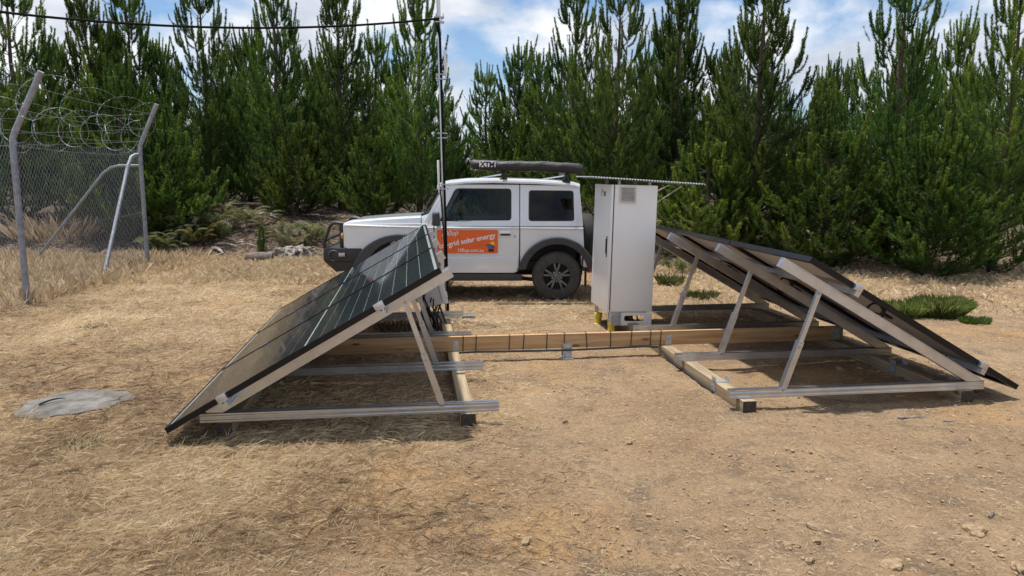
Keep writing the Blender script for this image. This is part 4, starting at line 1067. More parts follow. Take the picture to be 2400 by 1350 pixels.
# ------------------------------------------------------------------ pines
def make_pine(seed, H, Rr, young=False, bare=0.0):
    """whorled branches that sweep out and up; the outer ends are upright bottle-brush candles"""
    rg = np.random.RandomState(seed)
    wood = MB()
    shoots = []          # p0, dir, length, up-turn, tint, needle density, needle length
    zs = np.linspace(-.15, H, 16)
    wob = np.cumsum(rg.normal(0, .022, (16, 2)), 0); wob -= wob[1]
    r0 = .012 * H + .02
    wood.tube([(wob[i, 0], wob[i, 1], zs[i]) for i in range(16)], [max(.010, r0 * (1 - (i / 15)) ** .8 + .008) for i in range(16)], 9)
    def axis(z):
        return np.array([np.interp(z, zs, wob[:, 0]), np.interp(z, zs, wob[:, 1]), z])
    def dv(e, a): return np.array([math.cos(e) * math.cos(a), math.cos(e) * math.sin(a), math.sin(e)])
    z = .10 if not bare else bare
    az0 = rg.uniform(0, 6.28)
    while z < H * .94:
        t = z / H; hi = max(0.0, min(1.0, (t - .38) / .25))     # 0 in the dense skirt, 1 in the open top
        nb = rg.randint(6, 9) if t < .40 else rg.randint(4, 7)
        az0 += rg.uniform(.4, 1.2)
        for k in range(nb):
            az = az0 + 2 * math.pi * k / nb + rg.uniform(-.35, .35)
            L_ = Rr * (1.03 - t) ** .62 * (0.74 + .26 * min(1, t / .14)) * rg.uniform(.62, 1.16)
            L_ = max(L_, .40 + .3 * rg.rand())
            e0 = R(rg.uniform(2, 26) + 26 * t); e1 = R(rg.uniform(52, 74) * (1 - hi) + rg.uniform(74, 90) * hi)
            p = axis(z + rg.uniform(-.07, .07)); K = 8; pts = [p]; dirs = []
            for i in range(K):
                f = (i + .5) / K; e = e0 + (e1 - e0) * f ** (1.6 - .3 * hi); a_ = az + .22 * math.sin(f * 3 + k) * rg.uniform(-1, 1)
                d = dv(e, a_); dirs.append(d); p = p + d * L_ / K; pts.append(p)
            wood.tube(pts, [max(.005, (.007 + .012 * L_ / Rr * r0 / .09) * (1 - .8 * i / K)) for i in range(K + 1)], 4, cap=False)
            tn = float(np.clip(rg.normal(.40, .20), 0, 1))
            # foliage-bearing side shoots of the skirt
            ns = int(L_ * (8.5 - 6.3 * hi)) + (2 if hi < .5 else 1)
            for j in range(ns):
                f = (.14 + .34 * hi) + (.82 - .34 * hi) * (j + rg.rand()) / ns; i = min(K - 1, int(f * K)); q = pts[i] + (pts[i + 1] - pts[i]) * (f * K - i)
                a_ = math.atan2(dirs[i][1], dirs[i][0]) + (1 if j % 2 else -1) * R(rg.uniform(20, 80)); e = R(rg.uniform(4, 45))
                ln = rg.uniform(.22, .46) * (1.1 - .3 * f) + hi * rg.uniform(.18, .55)
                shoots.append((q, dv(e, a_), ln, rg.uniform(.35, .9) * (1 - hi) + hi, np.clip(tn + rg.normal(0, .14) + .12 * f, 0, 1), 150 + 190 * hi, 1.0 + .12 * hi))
                if rg.rand() < .6 - .45 * hi:
                    a2 = a_ + rg.uniform(-.9, .9); e2 = R(rg.uniform(5, 55)); q2 = q + dv(e, a_) * ln * .5
                    shoots.append((q2, dv(e2, a2), ln * rg.uniform(.55, .95), rg.uniform(.4, 1.0), np.clip(tn + rg.normal(.08, .14), 0, 1), 150, 1.0))
            # the end candle and two or three beside it
            top_l = rg.uniform(.34, .56) * (1.0 + .9 * hi)
            shoots.append((pts[-1] - dirs[-1] * .05, dirs[-1], top_l * 1.15, .5, np.clip(tn + rg.normal(.12, .12), 0, 1), 360, 1.15))
            for j in range(rg.randint(1, 4) if hi < .6 else rg.randint(1, 3)):
                a_ = az + rg.uniform(-1.5, 1.5); e = R(rg.uniform(20, 60))
                shoots.append((pts[-1] - dirs[-1] * rg.uniform(.02, .25), dv(e, a_), top_l * rg.uniform(.7, 1.05), 1.0, np.clip(tn + rg.normal(.12, .14), 0, 1), 350, 1.15))
            i0 = 2 + int(round(2 * hi))
            for i in range(i0, K):
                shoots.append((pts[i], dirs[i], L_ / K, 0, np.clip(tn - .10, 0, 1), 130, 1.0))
        z += rg.uniform(.24, .36) * (1 + 1.35 * hi) * (H / 7.2) ** .5
    zt = H * .74
    while zt < H - .2:
        shoots.append((axis(zt), np.array((rg.normal(0, .03), rg.normal(0, .03), 1)), .32, 0, .35, 130, 1.0)); zt += .26
    for zc, n in ((H * .88, 5), (H - .32, 5)):
        for k in range(n):
            a_ = 2 * math.pi * k / n + rg.uniform(-.4, .4); e = R(rg.uniform(30, 60))
            shoots.append((axis(zc), dv(e, a_), rg.uniform(.45, .85), 1.0, rg.uniform(.35, .7), 350, 1.15))
    shoots.append((axis(H - .35), np.array((0, 0, 1.0)), .62, 0, .6, 250, .85))
    S = len(shoots)
    P0 = np.array([s_[0] for s_ in shoots]); D = np.array([s_[1] for s_ in shoots]); D /= np.linalg.norm(D, axis=1, keepdims=True)
    LN, UP, TN, DN, NL = (np.array([s_[i] for s_ in shoots], float) for i in (2, 3, 4, 5, 6))
    Zv = np.array([0, 0, 1.0])
    def at(i, f):            # Bezier: leaves along D, ends upright according to UP
        l = LN[i][:, None]; u_ = UP[i][:, None]; f = f[:, None]
        c1 = D[i] * l * .45; c2 = c1 + (D[i] * (1 - u_) + Zv * u_) * l * .6
        return P0[i] + c1 * 2 * f * (1 - f) + c2 * f * f
    idx = np.repeat(np.arange(S), np.maximum(8, LN * DN).astype(int)); n = len(idx)
    f = rg.rand(n) ** .9
    base_ = at(idx, f); ax = at(idx, f + .05) - base_; ax /= np.linalg.norm(ax, axis=1, keepdims=True)
    rv = rg.normal(0, 1, (n, 3)); rv -= ax * (rv * ax).sum(1, keepdims=True); rv /= np.linalg.norm(rv, axis=1, keepdims=True)
    tight = np.clip((DN[idx] - 150) / 180, 0, 1); ang = R(20) + R(9) * tight + R(24) * (1 - f) * rg.rand(n) * (1 - .55 * tight) + R(14) * rg.rand(n)
    nd = ax * np.cos(ang)[:, None] + rv * np.sin(ang)[:, None]
    ln = (.080 + .050 * rg.rand(n)) * (1 - .4 * f) * NL[idx]
    w = np.cross(nd, rg.normal(0, 1, (n, 3))); w /= np.linalg.norm(w, axis=1, keepdims=True)
    hw = (.0042 + .0026 * rg.rand(n) + .0030 * tight)[:, None]
    tip = base_ + nd * ln[:, None]
    V = np.empty((n, 3, 3)); V[:, 0] = base_ - w * hw; V[:, 1] = base_ + w * hw; V[:, 2] = tip
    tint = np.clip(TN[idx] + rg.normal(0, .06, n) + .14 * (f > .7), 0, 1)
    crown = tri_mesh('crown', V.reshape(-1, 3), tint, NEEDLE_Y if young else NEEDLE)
    trunk = wood.mesh('trunk'); trunk.materials.append(M['bark']); trunk.shade_smooth()
    return trunk, crown, H
PINES = [make_pine(1, 7.6, 2.3), make_pine(2, 7.2, 2.1), make_pine(3, 7.8, 2.4), make_pine(4, 7.0, 1.9, bare=.4), make_pine(5, 7.4, 2.2), make_pine(6, 3.6, 1.5, True)]
print('needles', [len(p[1].polygons) for p in PINES])
def pine(kind, x, y, scale, yaw, label, group, wide=1.0, name='pine_tree'):
    o = thing(name, label, 'tree', (x, y, G(x, y) - .05), yaw, group)
    o.scale = (scale * wide, scale * wide, scale)
    tr, cr, _ = PINES[kind]
    for nm, me_ in (('trunk', tr), ('crown', cr)):
        c = bpy.data.objects.new(nm, me_); COL.objects.link(c); c.parent = o
    return o
FRONT = [  # photo column, distance, photo row of the tip, kind, label
    (45, 19.5, -60, 0, 'dark pine at the far left edge, behind the near fence post'),
    (235, 23.5, -10, 3, 'slim pine between the two leaning fence posts'),
    (330, 24.5, 5, 1, 'pine with forked tip above the fence corner'),
    (500, 22.5, -35, 2, 'tall broad pine right of the fence, above the bracken'),
    (655, 22.0, -25, 4, 'pine above the bleached stump, left of the mast'),
    (800, 23.0, -15, 0, 'pine above the bonnet of the car'),
    (985, 19.0, -25, 1, 'tall narrow pine immediately behind the mast'),
    (1345, 19.5, -30, 4, 'tall pine above the tail of the car, with feathery tip'),
    (1440, 17.5, -40, 2, 'big pine directly behind the white cabinet'),
    (1580, 20.0, -30, 3, 'open-topped pine just right of the white cabinet'),
    (1765, 16.3, -90, 0, 'tallest bright green pine with bare upper trunk, above the right array'),
    (2085, 15.2, -60, 2, 'dense pine above the near end of the right array'),
    (2335, 14.2, -70, 4, 'pine at the right edge of the photo with branches to the ground'),
    (2215, 20.0, 62, 3, 'small pine seen in the gap between the two rightmost pines'),
    (1215, 25.0, 120, 3, 'short pine in the low gap, with one tall candle'),
    (1140, 26.0, 185, 1, 'short pine in the low gap next to the mast'),
]
rt = random.Random(21)
for px, Y, top, kind, lab in FRONT:
    p = on_y(px, 500, Y); tip = on_y(px, top, Y).z
    hgt = tip - G(p.x, Y); pine(kind, p.x, Y, hgt / PINES[kind][2], rt.uniform(0, 6.28), lab, 'pines at the edge of the clearing', rt.uniform(.95, 1.12) * (1.0 if hgt > 5 else 1.15))
# lighter young pines and low skirts in front of the row
YOUNG = [(305, 18.6, 205, 'light green young pine behind the razor wire, between the fence posts'), (405, 18.2, 318, 'bushy light green young pine just right of the fence corner'),
         (225, 18.9, 330, 'low light green pine behind the chain link, left of the corner strut'),
         (1165, 17.2, 400, 'low pine seen behind the cab of the car'), (870, 18.6, 330, 'young pine behind the bonnet and windscreen of the car'),
         (1650, 15.6, 350, 'low bushy pine beside the dead pale branch'), (1930, 14.6, 330, 'low bushy pine above the top corner of the right array'),
         (2180, 13.6, 340, 'low bushy pine above the green tussocks'), (700, 19.8, 300, 'young pine over the bleached stump')]
for px, Y, top, lab in YOUNG:
    p = on_y(px, 500, Y); hgt = on_y(px, top, Y).z - G(p.x, Y)
    pine(5, p.x, Y, max(hgt, 1.6) / PINES[5][2], rt.uniform(0, 6.28), lab, 'young pines in front of the row', rt.uniform(1.0, 1.25) * (1.0 if hgt > 2.5 else 1.3), 'young_pine')
# the plantation behind
n_back = 0
for row, (Y, step) in enumerate(((24.5, 2.1), (28, 2.3), (33, 2.6), (39, 3.0), (47, 3.6))):
    half = .70 * Y + 2; x = -half + rt.uniform(0, step)
    while x < half:
        yy = Y + rt.uniform(-1.2, 1.2) - .13 * x; px = 1200 + F_PX * x / yy
        gap = abs(px - 1108) < 85
        sc = rt.uniform(.62, .92) * (.80 if row < 2 else 1.0)
        if gap: sc *= .50 if row < 2 else .62
        pine(rt.randrange(5), x, yy, sc, rt.uniform(0, 6.28), 'dark pine deep in the plantation behind the front row', 'pines of the plantation behind', rt.uniform(1.0, 1.2)); n_back += 1
        x += step * rt.uniform(.75, 1.3)

# ------------------------------------------------------------------ straw, litter and gravel
rg = np.random.RandomState(77)
def keep_out(x, y):
    """straw does not grow through the concrete cover and pad"""
    c = on_z(172, 948)
    k = ((x - c.x) / .38) ** 2 + ((y - c.y) / .40) ** 2 > .25 + .8 * vnoise(x, y, 6, 31)
    p_ = UV(.6, 9.72); k &= (np.abs(x - p_.x) > .22) | (np.abs(y - p_.y) > .16)
    return k
def grassy(x, y):
    n = .6 * vnoise(x, y, .7, 3) + .4 * vnoise(x, y, 2.1, 4)
    lft = np.clip(.55 - .30 * (x + .8) - .02 * (y - 6), 0, 1); back = np.clip((y - 9.0) / 3, 0, 1) * .8
    return np.clip(np.maximum(lft, back) * .9 + (n - .45) * 1.2, .16, 1)
def sample(n, y0, y1, power):
    u = rg.rand(n); a = 1 - power; y = (y0 ** a + u * (y1 ** a - y0 ** a)) ** (1 / a)
    x = (rg.rand(n) * 2 - 1) * (.72 * y + 1.2); return x, y
def blades(n, y0, y1, power, lmin, lmax, emin, emax, wid, thr, name, label, tb, clump=0.0, xr=None):
    x, y = sample(n, y0, y1, power)
    if xr: x = xr[0] + (xr[1] - xr[0]) * rg.rand(n)
    g = grassy(x, y); k = (rg.rand(n) < np.clip(g * thr, 0, 1)) & keep_out(x, y)
    x, y, g = x[k], y[k], g[k]; n = len(x)
    if clump:
        ang = rg.rand(n) * 6.28; cx = np.round(x / clump) * clump + .5 * clump * (vnoise(x, y, 9, 8) - .5); cy = np.round(y / clump) * clump + .5 * clump * (vnoise(x, y, 9, 9) - .5)
        pull = rg.rand(n) * .8; x = x + (cx - x) * pull; y = y + (cy - y) * pull
    z = gz(x, y)
    az = 6.28 * rg.rand(n); el = np.radians(emin + (emax - emin) * rg.rand(n) ** 1.4); ln = lmin + (lmax - lmin) * rg.rand(n) ** 1.6
    ln = ln * (.32 + .85 * g)
    d = np.stack([np.cos(el) * np.cos(az), np.cos(el) * np.sin(az), np.sin(el)], -1)
    side = np.stack([-np.sin(az), np.cos(az), .35 * rg.normal(0, 1, n)], -1)
    hw = (wid * (.7 + .7 * rg.rand(n)) * np.clip(y / 5.0, .8, 1.9))[:, None]
    b0 = np.stack([x, y, z + .001 + .012 * rg.rand(n) * (el < .5)], -1); mid = b0 + d * (ln * .55)[:, None]
    tip = b0 + d * ln[:, None]; tip[:, 2] -= ln * .18 * rg.rand(n); tip[:, 2] = np.maximum(tip[:, 2], gz(tip[:, 0], tip[:, 1]) + .002)
    V = np.empty((n, 4, 3)); V[:, 0] = b0 - side * hw; V[:, 1] = b0 + side * hw; V[:, 2] = mid + side * hw * .9; V[:, 3] = tip
    patch = vnoise(x, y, .9, 12) * .5 + vnoise(x, y, 3.1, 13) * .5
    tint = np.clip(rg.normal(tb, .22, n) + (patch - .5) * .9 - .05 * (1 - g), 0, 1)
    me_ = tri_mesh(name, V.reshape(-1, 3), tint, STRAW, 4)
    o = bpy.data.objects.new(name, me_); COL.objects.link(o)
    return prop(o, label, 'grass', None, 'stuff')
blades(360000, 2.6, 19, 1.25, .04, .17, 0, 16, .0010, .8, 'straw_litter', 'trampled dry straw lying over the whole clearing', .46)
blades(90000, 2.8, 17.5, 1.1, .04, .13, 20, 75, .0011, .55, 'dry_grass', 'short dry grass standing in pale tufts over the clearing', .6, .22)
blades(150000, 8.0, 17.5, 1.05, .04, .14, 4, 55, .0011, .8, 'far_straw', 'pale straw covering the far half of the clearing', .62)
# taller pale grass: along the fence, at the back edge and behind the right array
def tall(n, x0, x1, y0, y1, l0, l1, name, label, tb, slant=0.0):
    x = x0 + (x1 - x0) * rg.rand(n); y = y0 + (y1 - y0) * rg.rand(n) + slant * x
    k = rg.rand(n) < np.clip(1.7 * vnoise(x, y, 1.1, 6) - .25, .05, 1); x, y = x[k], y[k]; n = len(x)
    az = 6.28 * rg.rand(n); el = np.radians(50 + 38 * rg.rand(n)); ln = l0 + (l1 - l0) * rg.rand(n) ** 1.5
    d = np.stack([np.cos(el) * np.cos(az), np.cos(el) * np.sin(az), np.sin(el)], -1); side = np.stack([np.ones(n), .3 * rg.normal(0, 1, n), 0 * x], -1)
    b0 = np.stack([x, y, gz(x, y)], -1); mid = b0 + d * (ln * .6)[:, None]; tip = b0 + d * ln[:, None] + np.stack([rg.normal(0, .04, n), rg.normal(0, .04, n), -ln * .12], -1)
    hw = .0035 * (.6 + .8 * rg.rand(n))[:, None]
    V = np.empty((n, 4, 3)); V[:, 0] = b0 - side * hw; V[:, 1] = b0 + side * hw; V[:, 2] = mid + side * hw; V[:, 3] = tip
    o = bpy.data.objects.new(name, tri_mesh(name, V.reshape(-1, 3), np.clip(rg.normal(tb, .18, n), 0, 1), STRAW, 4)); COL.objects.link(o)
    prop(o, label, 'grass', None, 'stuff')
tall(26000, -14, -6.6, 9.5, 16.6, .10, .36, 'tall_dry_grass', 'tall pale dry grass behind and under the chain link fence', .62)
tall(30000, -7.2, -1.0, 12.4, 16.2, .05, .17, 'pale_grass_band', 'band of pale golden grass between the fence and the bleached stump', .70)
tall(22000, 2.5, 14.0, 10.6, 16.4, .03, .11, 'pale_grass_slope', 'pale dry grass at the foot of the pines on the right', .66, -.13)
# litter of sticks and bark at the edge of the trees
n = 22000
x = rg.uniform(-16, 14, n); y = 15.2 - .13 * x + rg.gamma(2.0, 1.2, n); az = rg.rand(n) * 6.28; ln = .05 + .35 * rg.rand(n) ** 3; el = rg.uniform(-.05, .3, n)
d = np.stack([np.cos(az) * np.cos(el), np.sin(az) * np.cos(el), np.sin(el)], -1); s_ = np.stack([-np.sin(az), np.cos(az), rg.normal(0, .5, n)], -1) * (.004 + .010 * rg.rand(n) ** 2)[:, None]
b0 = np.stack([x, y, gz(x, y) + .01], -1); e_ = b0 + d * ln[:, None]
V = np.stack([b0 - s_, b0 + s_, e_ + s_ * .6, e_ - s_ * .6], 1)
o = bpy.data.objects.new('forest_litter', tri_mesh('forest_litter', V.reshape(-1, 3), np.clip(rg.normal(.45, .28, n), 0, 1), DEADLEAF, 4)); COL.objects.link(o)
prop(o, 'grey and brown sticks and bark littering the ground before the pines', 'forest litter', None, 'stuff')
# gravel
def rock_mesh(seed, sub=1, rough=.42):
    bm = bmesh.new(); bmesh.ops.create_icosphere(bm, subdivisions=sub, radius=1.0)
    rr = random.Random(seed); k = [Vector((rr.uniform(-1, 1), rr.uniform(-1, 1), rr.uniform(-1, 1))) for _ in range(5)]
    for v in bm.verts:
        f = 1 + rough * sum(math.sin(3.1 * v.co.dot(a) + i) for i, a in enumerate(k)) / 2.2 + rr.uniform(-.1, .1)
        v.co = Vector((v.co.x * f, v.co.y * f * .75, v.co.z * f * .55))
    me_ = bpy.data.meshes.new('stone'); bm.to_mesh(me_); bm.free(); return me_
icos = bmesh.new(); bmesh.ops.create_icosphere(icos, subdivisions=1, radius=1.0)
iv = np.array([v.co[:] for v in icos.verts]); icos.verts.index_update(); fi = np.array([[v.index for v in f.verts] for f in icos.faces]); icos.free()
n = 12000; x, y = sample(n, 2.7, 12, 1.6); sz = (.003 + .013 * rg.rand(n) ** 4) * np.where(x > -1.5, 1, .6)
k = keep_out(x, y); x, y, sz = x[k], y[k], sz[k]; n = len(x)
rot = rg.rand(n) * 6.28
jv = iv[None] * (1 + .35 * rg.normal(0, 1, (n, len(iv), 1)).clip(-1, 1)) * (sz[:, None] * np.array([1, .8, .6])[None])[:, None, :]
c_, s_ = np.cos(rot)[:, None], np.sin(rot)[:, None]
jx = jv[..., 0] * c_ - jv[..., 1] * s_ + x[:, None]; jy = jv[..., 0] * s_ + jv[..., 1] * c_ + y[:, None]; jz = jv[..., 2] + (gz(x, y) + sz * .2)[:, None]
Vt = np.stack([jx, jy, jz], -1)[:, fi, :].reshape(-1, 3)
o = bpy.data.objects.new('gravel', tri_mesh('gravel', Vt, np.repeat(np.clip(rg.normal(.5, .2, n), 0, 1), len(fi)), M['stone'])); COL.objects.link(o)
prop(o, 'small tan gravel scattered over the bare earth', 'gravel', None, 'stuff')

# ------------------------------------------------------------------ single stones
ROCKS = [rock_mesh(k, 2) for k in range(5)]
for r_ in ROCKS: r_.materials.append(M['stone']); r_.shade_smooth(); r_.set_sharp_from_angle(angle=.45)
STONES = [(509, 1128, 30, 'rounded tan stone on straw below the left array'), (784, 1182, 16, 'small tan stone on bare dirt below the left array, right of the rounded one'),
          (346, 1345, 24, 'pale stone at the bottom edge beside the black twig'), (1124, 1006, 18, 'whitish stone touching the front end of the left sleeper'),
          (1323, 993, 15, 'small pale stone right of the left base rail end'), (1474, 1042, 17, 'small brown stone between the two arrays'),
          (1321, 1134, 14, 'small round stone in the middle of the bare dirt'), (1234, 1278, 30, 'dark brown clod of earth near the bottom centre'),
          (1113, 1246, 20, 'small dark clod left of the bigger clod near the bottom centre'), (1558, 1301, 22, 'round pebble near the bottom edge, right of centre'),
          (1582, 1343, 24, 'tan stone at the bottom edge, right of centre'), (1905, 1244, 28, 'angular tan stone on the lower right dirt, uppermost of a close group'),
          (1914, 1273, 20, 'small pale stone just below the angular tan stone'), (1858, 1284, 34, 'flat dark-edged stone at the left of the lower right group'),
          (1897, 1317, 24, 'yellowish stone, lowest of the lower right group'), (2092, 1338, 46, 'largest flat sandstone at the bottom right edge'),
          (2287, 1258, 38, 'long tan stone near the right edge'), (2385, 1344, 30, 'stone in the bottom right corner'), (1778, 1242, 16, 'small pale pebble on the ochre patch'),
          (2283, 1032, 24, 'tan stone on the dark ochre patch at the right'), (1896, 1104, 22, 'thin pale flake below the right array'), (1970, 868, 20, 'flat stone in the shade under the right array')]
for i, (px, py, w_, lab) in enumerate(STONES):
    p = on_ground(px, py); dist = Vector((p.x, p.y, CAM_H)).length; s = w_ * dist / F_PX * .5
    o = bpy.data.objects.new('stone', ROCKS[i % 5]); COL.objects.link(o)
    o.location = (p.x, p.y, p.z + s * .15); o.scale = (s * 1.05, s, s); o.rotation_euler = (0, 0, i * 1.9)
    prop(o, lab, 'stone', 'loose stones on the dirt')

# ------------------------------------------------------------------ sticks
def stick_thing(p0, p1, r, m, name, label, cat='stick', bend=.0, group=None):
    c = (p0 + p1) / 2
    t = thing(name, label, cat, (c.x, c.y, c.z), 0, group) if False else None
    pts = [p0.lerp(p1, f) + Vector((0, 0, bend * math.sin(f * math.pi))) + Vector((0, bend * .6 * math.sin(f * 5), 0)) for f in np.linspace(0, 1, 7)]
    o = MB(c).tube(pts, [r, r, r * .9, r * .85, r * .8, r * .6, r * .3], 6).build(name, m, None, smooth=True)
    o.location = c
    return prop(o, label, cat, group)
stick_thing(on_ground(378, 1352) + Vector((0, 0, .006)), on_ground(424, 1313) + Vector((0, 0, .012)), .006, M['black'], 'twig', 'short black twig lying at the bottom edge on the left', bend=.01)
stick_thing(on_ground(2105, 982) + Vector((0, 0, .008)), on_ground(2170, 981) + Vector((0, 0, .008)), .008, M['deadwood'], 'stick', 'pale straight stick on the dirt below the right array')
stick_thing(on_ground(2210, 989) + Vector((0, 0, .008)), on_ground(2236, 990) + Vector((0, 0, .006)), .006, M['deadwood'], 'stick', 'short pale stick right of the longer one below the right array')
stick_thing(on_ground(2318, 1220) + Vector((0, 0, .01)), on_ground(2330, 1206) + Vector((0, 0, .014)), .008, M['logwood'], 'stick', 'short dark stick near the right edge')
# ------------------------------------------------------------------ concrete cover on the left
cc = on_z(172, 948); cz = G(cc.x, cc.y)
ov = []
for k in range(40):
    a = 2 * math.pi * k / 40; w_ = 1 + .06 * math.sin(3 * a + 1) + .04 * math.sin(7 * a)
    w_ += .08 * math.sin(2 * a + 2) + .05 * math.sin(11 * a); ov.append((.37 * w_ * math.cos(a) + .10 * math.sin(a), .40 * w_ * math.sin(a)))
b = MB((0, 0, 0)); n_ = len(ov)
b.add([(x, y, -.03) for x, y in ov] + [(x * .97, y * .97, -.004 + .02) for x, y in ov] + [(x * .90, y * .90, .004 + .02) for x, y in ov] + [(0, 0, .008 + .02)],
      [(i, (i + 1) % n_, n_ + (i + 1) % n_, n_ + i) for i in range(n_)] + [(n_ + i, n_ + (i + 1) % n_, 2 * n_ + (i + 1) % n_, 2 * n_ + i) for i in range(n_)] + [(2 * n_ + i, 2 * n_ + (i + 1) % n_, 3 * n_) for i in range(n_)])
co = b.build('concrete_cover', M['concrete'], None, smooth=True); co.location = (cc.x, cc.y, cz); co.rotation_euler = (0, 0, .18)
prop(co, 'weathered grey concrete slab sunk in the dry grass, left of the left array', 'concrete slab')
stick_thing(on_z(92, 948, cz + .036), on_z(155, 932, cz + .036), .008, M['black'], 'twig', 'dark curved twig lying on the concrete slab', bend=.012)

# ------------------------------------------------------------------ bleached stump, log and small fallen pieces
sp = on_ground(690, 606)
stump = thing('tree_stump', 'bleached grey stump with spread roots between the pines and the car', 'stump', sp)
b = MB(); rs_ = random.Random(8)
prof_n = 14
ring = []
for j, (zz, rr) in enumerate(((-.05, .34), (.06, .27), (.14, .22), (.22, .19), (.22, .10))):
    for k in range(prof_n):
        a = 2 * math.pi * k / prof_n; w_ = rr * (1 + .28 * math.sin(3 * a + j * .4) + rs_.uniform(-.1, .1)); ring.append((w_ * math.cos(a) * 1.2, w_ * math.sin(a), zz + rs_.uniform(-.04, .04)))
b.add(ring, [(j * prof_n + k, j * prof_n + (k + 1) % prof_n, (j + 1) * prof_n + (k + 1) % prof_n, (j + 1) * prof_n + k) for j in range(4) for k in range(prof_n)] + [tuple(range(4 * prof_n, 5 * prof_n))])
b.build('stump_body', M['deadwood'], stump, smooth=True)
for k in range(13):
    a = 2 * math.pi * k / 13 + rs_.uniform(-.3, .3); L_ = rs_.uniform(.35, .95)
    base_r = rs_.uniform(.045, .075); pts, rad_ = [], []
    for i in range(11):
        f = i / 10; w1 = a + .5 * f * rs_.uniform(.4, 1) * (1 if k % 2 else -1) + rs_.uniform(-.06, .06)
        rr_ = .12 + (L_ - .12) * f; pts.append((rr_ * math.cos(w1), rr_ * math.sin(w1) * .8, .2 * (1 - f) ** .7 + .10 * math.sin(f * 3.1) * rs_.uniform(.3, 1.3) - .03)); rad_.append(base_r * (1 - .8 * f) * rs_.uniform(.65, 1.3))
    MB().tube(pts, rad_, 6).build('root', M['deadwood'], stump, smooth=True)
lp = on_ground(608, 618)
lg = MB(lp); lg.tube([lp + Vector((-.26, 0, .10)), lp + Vector((0, .02, .11)), lp + Vector((.26, .05, .10))], [.12, .13, .125], 14)
lo = lg.build('log', M['logwood'], None, smooth=True); lo.location = lp; prop(lo, 'short cut brown log lying left of the bleached stump', 'log')
for px0, py0, px1, py1, r_, lab in ((498, 588, 526, 600, .04, 'grey fallen branch lying left of the small sapling'), (505, 577, 560, 582, .025, 'thin pale branch on the litter behind the grey fallen branch'), (560, 578, 605, 581, .02, 'thin pale branch on the litter left of the sapling'),
                                    (612, 506, 650, 516, .05, 'fallen branch under the dark pines above the sapling')):
    a, c = on_ground(px0, py0), on_ground(px1, py1); stick_thing(a + Vector((0, 0, r_)), c + Vector((0, 0, r_)), r_, M['deadwood'], 'fallen_branch', lab, 'branch', .04)
# dead pale branches sticking out right of the cabinet
for a, c, lab in (((1541, 478), (1598, 436), 'pale dead branch pointing up just right of the cabinet'), ((1541, 452), (1568, 434), 'shorter pale dead branch above the other, right of the cabinet')):
    p0, p1 = on_y(*a, 13.2), on_y(*c, 13.0)
    p0 = p0 + (p0 - p1) * 3.2; p0.z = max(p0.z, G(p0.x, p0.y))
    stick_thing(p0, p1, .022, M['deadwood'], 'dead_branch', lab, 'branch', .05)

# ------------------------------------------------------------------ bracken, sapling, tussocks, weeds
def fern(px, py, nf, L0, L1, label, seed, mt=FERN, w=.085):
    p = on_ground(px, py); rg_ = np.random.RandomState(seed); V, T = [], []
    stems = MB()
    for k in range(nf):
        az = rg_.rand() * 6.28; L_ = rg_.uniform(L0, L1); e0 = R(rg_.uniform(55, 85)); off = rg_.normal(0, .16, 2); q = np.array([off[0], off[1], 0.0]); pts = [q]; tb = rg_.uniform(.1, .8)
        N_ = 12
        for i in range(N_):
            e = e0 - R(95) * (i / N_) ** 1.4; q = q + np.array([math.cos(e) * math.cos(az), math.cos(e) * math.sin(az), math.sin(e)]) * L_ / N_; pts.append(q)
        stems.tube(pts, .005, 3, cap=False)
        sd = np.array([-math.sin(az), math.cos(az), 0])
        for i in range(3, N_ + 1):
            f = i / N_; wl_ = w * L_ * 1.5 * math.sin(math.pi * min(.97, .25 + .72 * f)) + .02; fw = (pts[i] - pts[i - 1])
            for s in (-1, 1):
                for h_ in (0, .5):
                    c0 = pts[i] - fw * h_; tip = c0 + sd * s * wl_ + fw * .5 + np.array([0, 0, -.03 - .02 * rg_.rand()])
                    V += [c0 - fw * .22, c0 + fw * .22, tip]; T.append(np.clip(tb + rg_.normal(0, .12), 0, 1))
    t = thing('fern', label, 'fern', p, 0, 'bracken ferns before the pines')
    o = bpy.data.objects.new('fronds', tri_mesh('fronds', np.array(V), T, mt)); COL.objects.link(o); o.parent = t
    stems.build('stems', M['bark'], t)
fern(480, 560, 34, .7, 1.2, 'largest clump of arching bracken right of the fence corner', 1)
fern(392, 592, 26, .5, .9, 'clump of bracken beside the fence corner post', 2)
fern(420, 545, 22, .6, 1.0, 'bracken in shade behind the clump at the corner post', 3)
fern(690, 583, 26, .4, .75, 'low bracken behind the bleached stump', 4)
fern(455, 575, 24, .45, .8, 'olive bracken in front of the largest clump', 21)
fern(520, 560, 22, .4, .8, 'bracken at the right end of the bank of bracken', 22)
fern(650, 556, 20, .4, .7, 'green bracken above the sapling, left of the stump', 23)
fern(735, 565, 20, .4, .75, 'green bracken just in front of the bull bar', 24)
fern(590, 530, 18, .5, .9, 'bracken in the dark gap under the pines', 25)
fern(535, 525, 18, .6, 1.0, 'dark bracken under the pines, right of the largest clump', 6)
fern(1600, 640, 16, .3, .6, 'small fern at the right side of the white cabinet', 7)
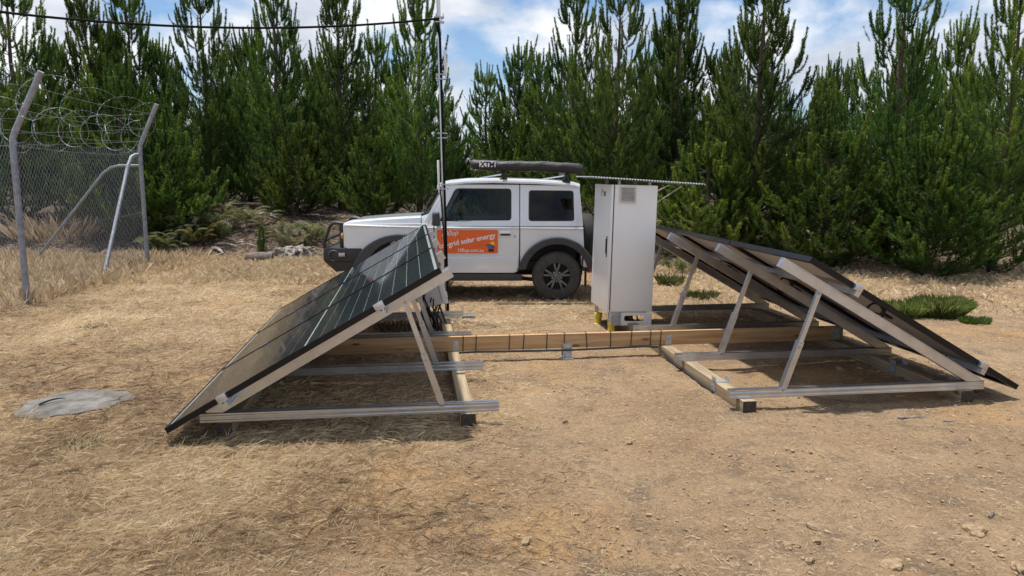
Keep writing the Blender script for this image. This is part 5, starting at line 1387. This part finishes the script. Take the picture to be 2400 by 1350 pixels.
def tussock(px, py, nb, rad, L0, L1, label, seed, mt=TUSS, name='grass_tussock', cat='tussock', wid=.0028):
    p = on_ground(px, py); rg_ = np.random.RandomState(seed); n = nb
    r_ = rad * np.sqrt(rg_.rand(n)); a = rg_.rand(n) * 6.28; x, y = r_ * np.cos(a), r_ * np.sin(a) * .8
    az = a + rg_.normal(0, .7, n); el = np.radians(rg_.uniform(48, 88, n)); ln = rg_.uniform(L0, L1, n)
    d = np.stack([np.cos(el) * np.cos(az), np.cos(el) * np.sin(az), np.sin(el)], -1); sd = np.stack([-np.sin(az), np.cos(az), 0 * az], -1) * wid
    b0 = np.stack([x, y, 0 * x - .01], -1); mid = b0 + d * (ln * .6)[:, None]; tip = mid + d * (ln * .4)[:, None]; tip[:, 2] -= ln * .2
    V = np.stack([b0 - sd, b0 + sd, mid + sd * .8, tip], 1)
    o = bpy.data.objects.new(name, tri_mesh(name, V.reshape(-1, 3), np.clip(rg_.normal(.45, .22, n), 0, 1), mt, 4)); COL.objects.link(o); o.location = p
    return prop(o, label, cat, 'green tussocks and weeds')
tussock(2205, 742, 3600, .24, .10, .40, 'bright green tussock, biggest of the pair behind the right array', 1)
tussock(2118, 742, 2600, .20, .06, .32, 'yellow green tussock left of the biggest one behind the right array', 2)
tussock(2285, 757, 900, .16, .04, .14, 'small dark green weed right of the two bright tussocks', 3, NEEDLE_Y)
tussock(1645, 700, 700, .20, .06, .20, 'green weed seen between the legs of the right array', 4, FERN)
tussock(1570, 670, 600, .16, .10, .30, 'leafy weed just right of the foot of the cabinet', 5, FERN)
tussock(940, 775, 500, .30, .05, .18, 'dark dead weed on the ground under the left array', 6, DEADLEAF)
tussock(190, 1050, 260, .16, .02, .08, 'low grey green weed on the straw left of the left array', 7, DULL)
tussock(455, 1040, 420, .16, .02, .09, 'dull green grass under the low corner of the left array', 8, DULL)
tussock(640, 690, 600, .45, .02, .07, 'flat grey green weed patch behind the left array', 9, DULL)
tussock(215, 770, 420, .18, .02, .08, 'dull weed in the straw right of the near fence post', 10, DULL)
tussock(135, 560, 420, 1.0, .25, .95, 'tall pale seeding weeds behind the fence mesh', 12, STRAW, 'dry_weeds', 'weeds', .003)
tussock(320, 560, 700, .5, .3, .9, 'pale leafy weeds behind the fence corner', 13, FERN, 'dry_weeds', 'weeds', .005)
tussock(430, 600, 500, .3, .08, .3, 'reddish brown dead scrub in front of the bracken', 14, DEADLEAF, 'dead_scrub', 'scrub', .006)
tussock(1870, 640, 700, .35, .1, .4, 'pale green scrub beside the top corner of the right array', 15, FERN)
for px, py, lab in ((42, 1068, 'tiny yellow flower on the straw at the left edge'), (314, 808, 'tiny yellow flower on the straw above the concrete slab')):
    o = tussock(px, py, 40, .035, .015, .04, lab, px, YELLOW_FL, 'yellow_flower', 'flower', .006); o['group'] = 'yellow flowers'
# sapling pine in front of the litter
p = on_ground(614, 602); sc_ = (on_y(614, 528, p.y).z - p.z) / 3.6
pine(5, p.x, p.y, sc_, .4, 'tiny narrow sapling pine left of the bleached stump', 'young pines in front of the row', .45, 'young_pine')
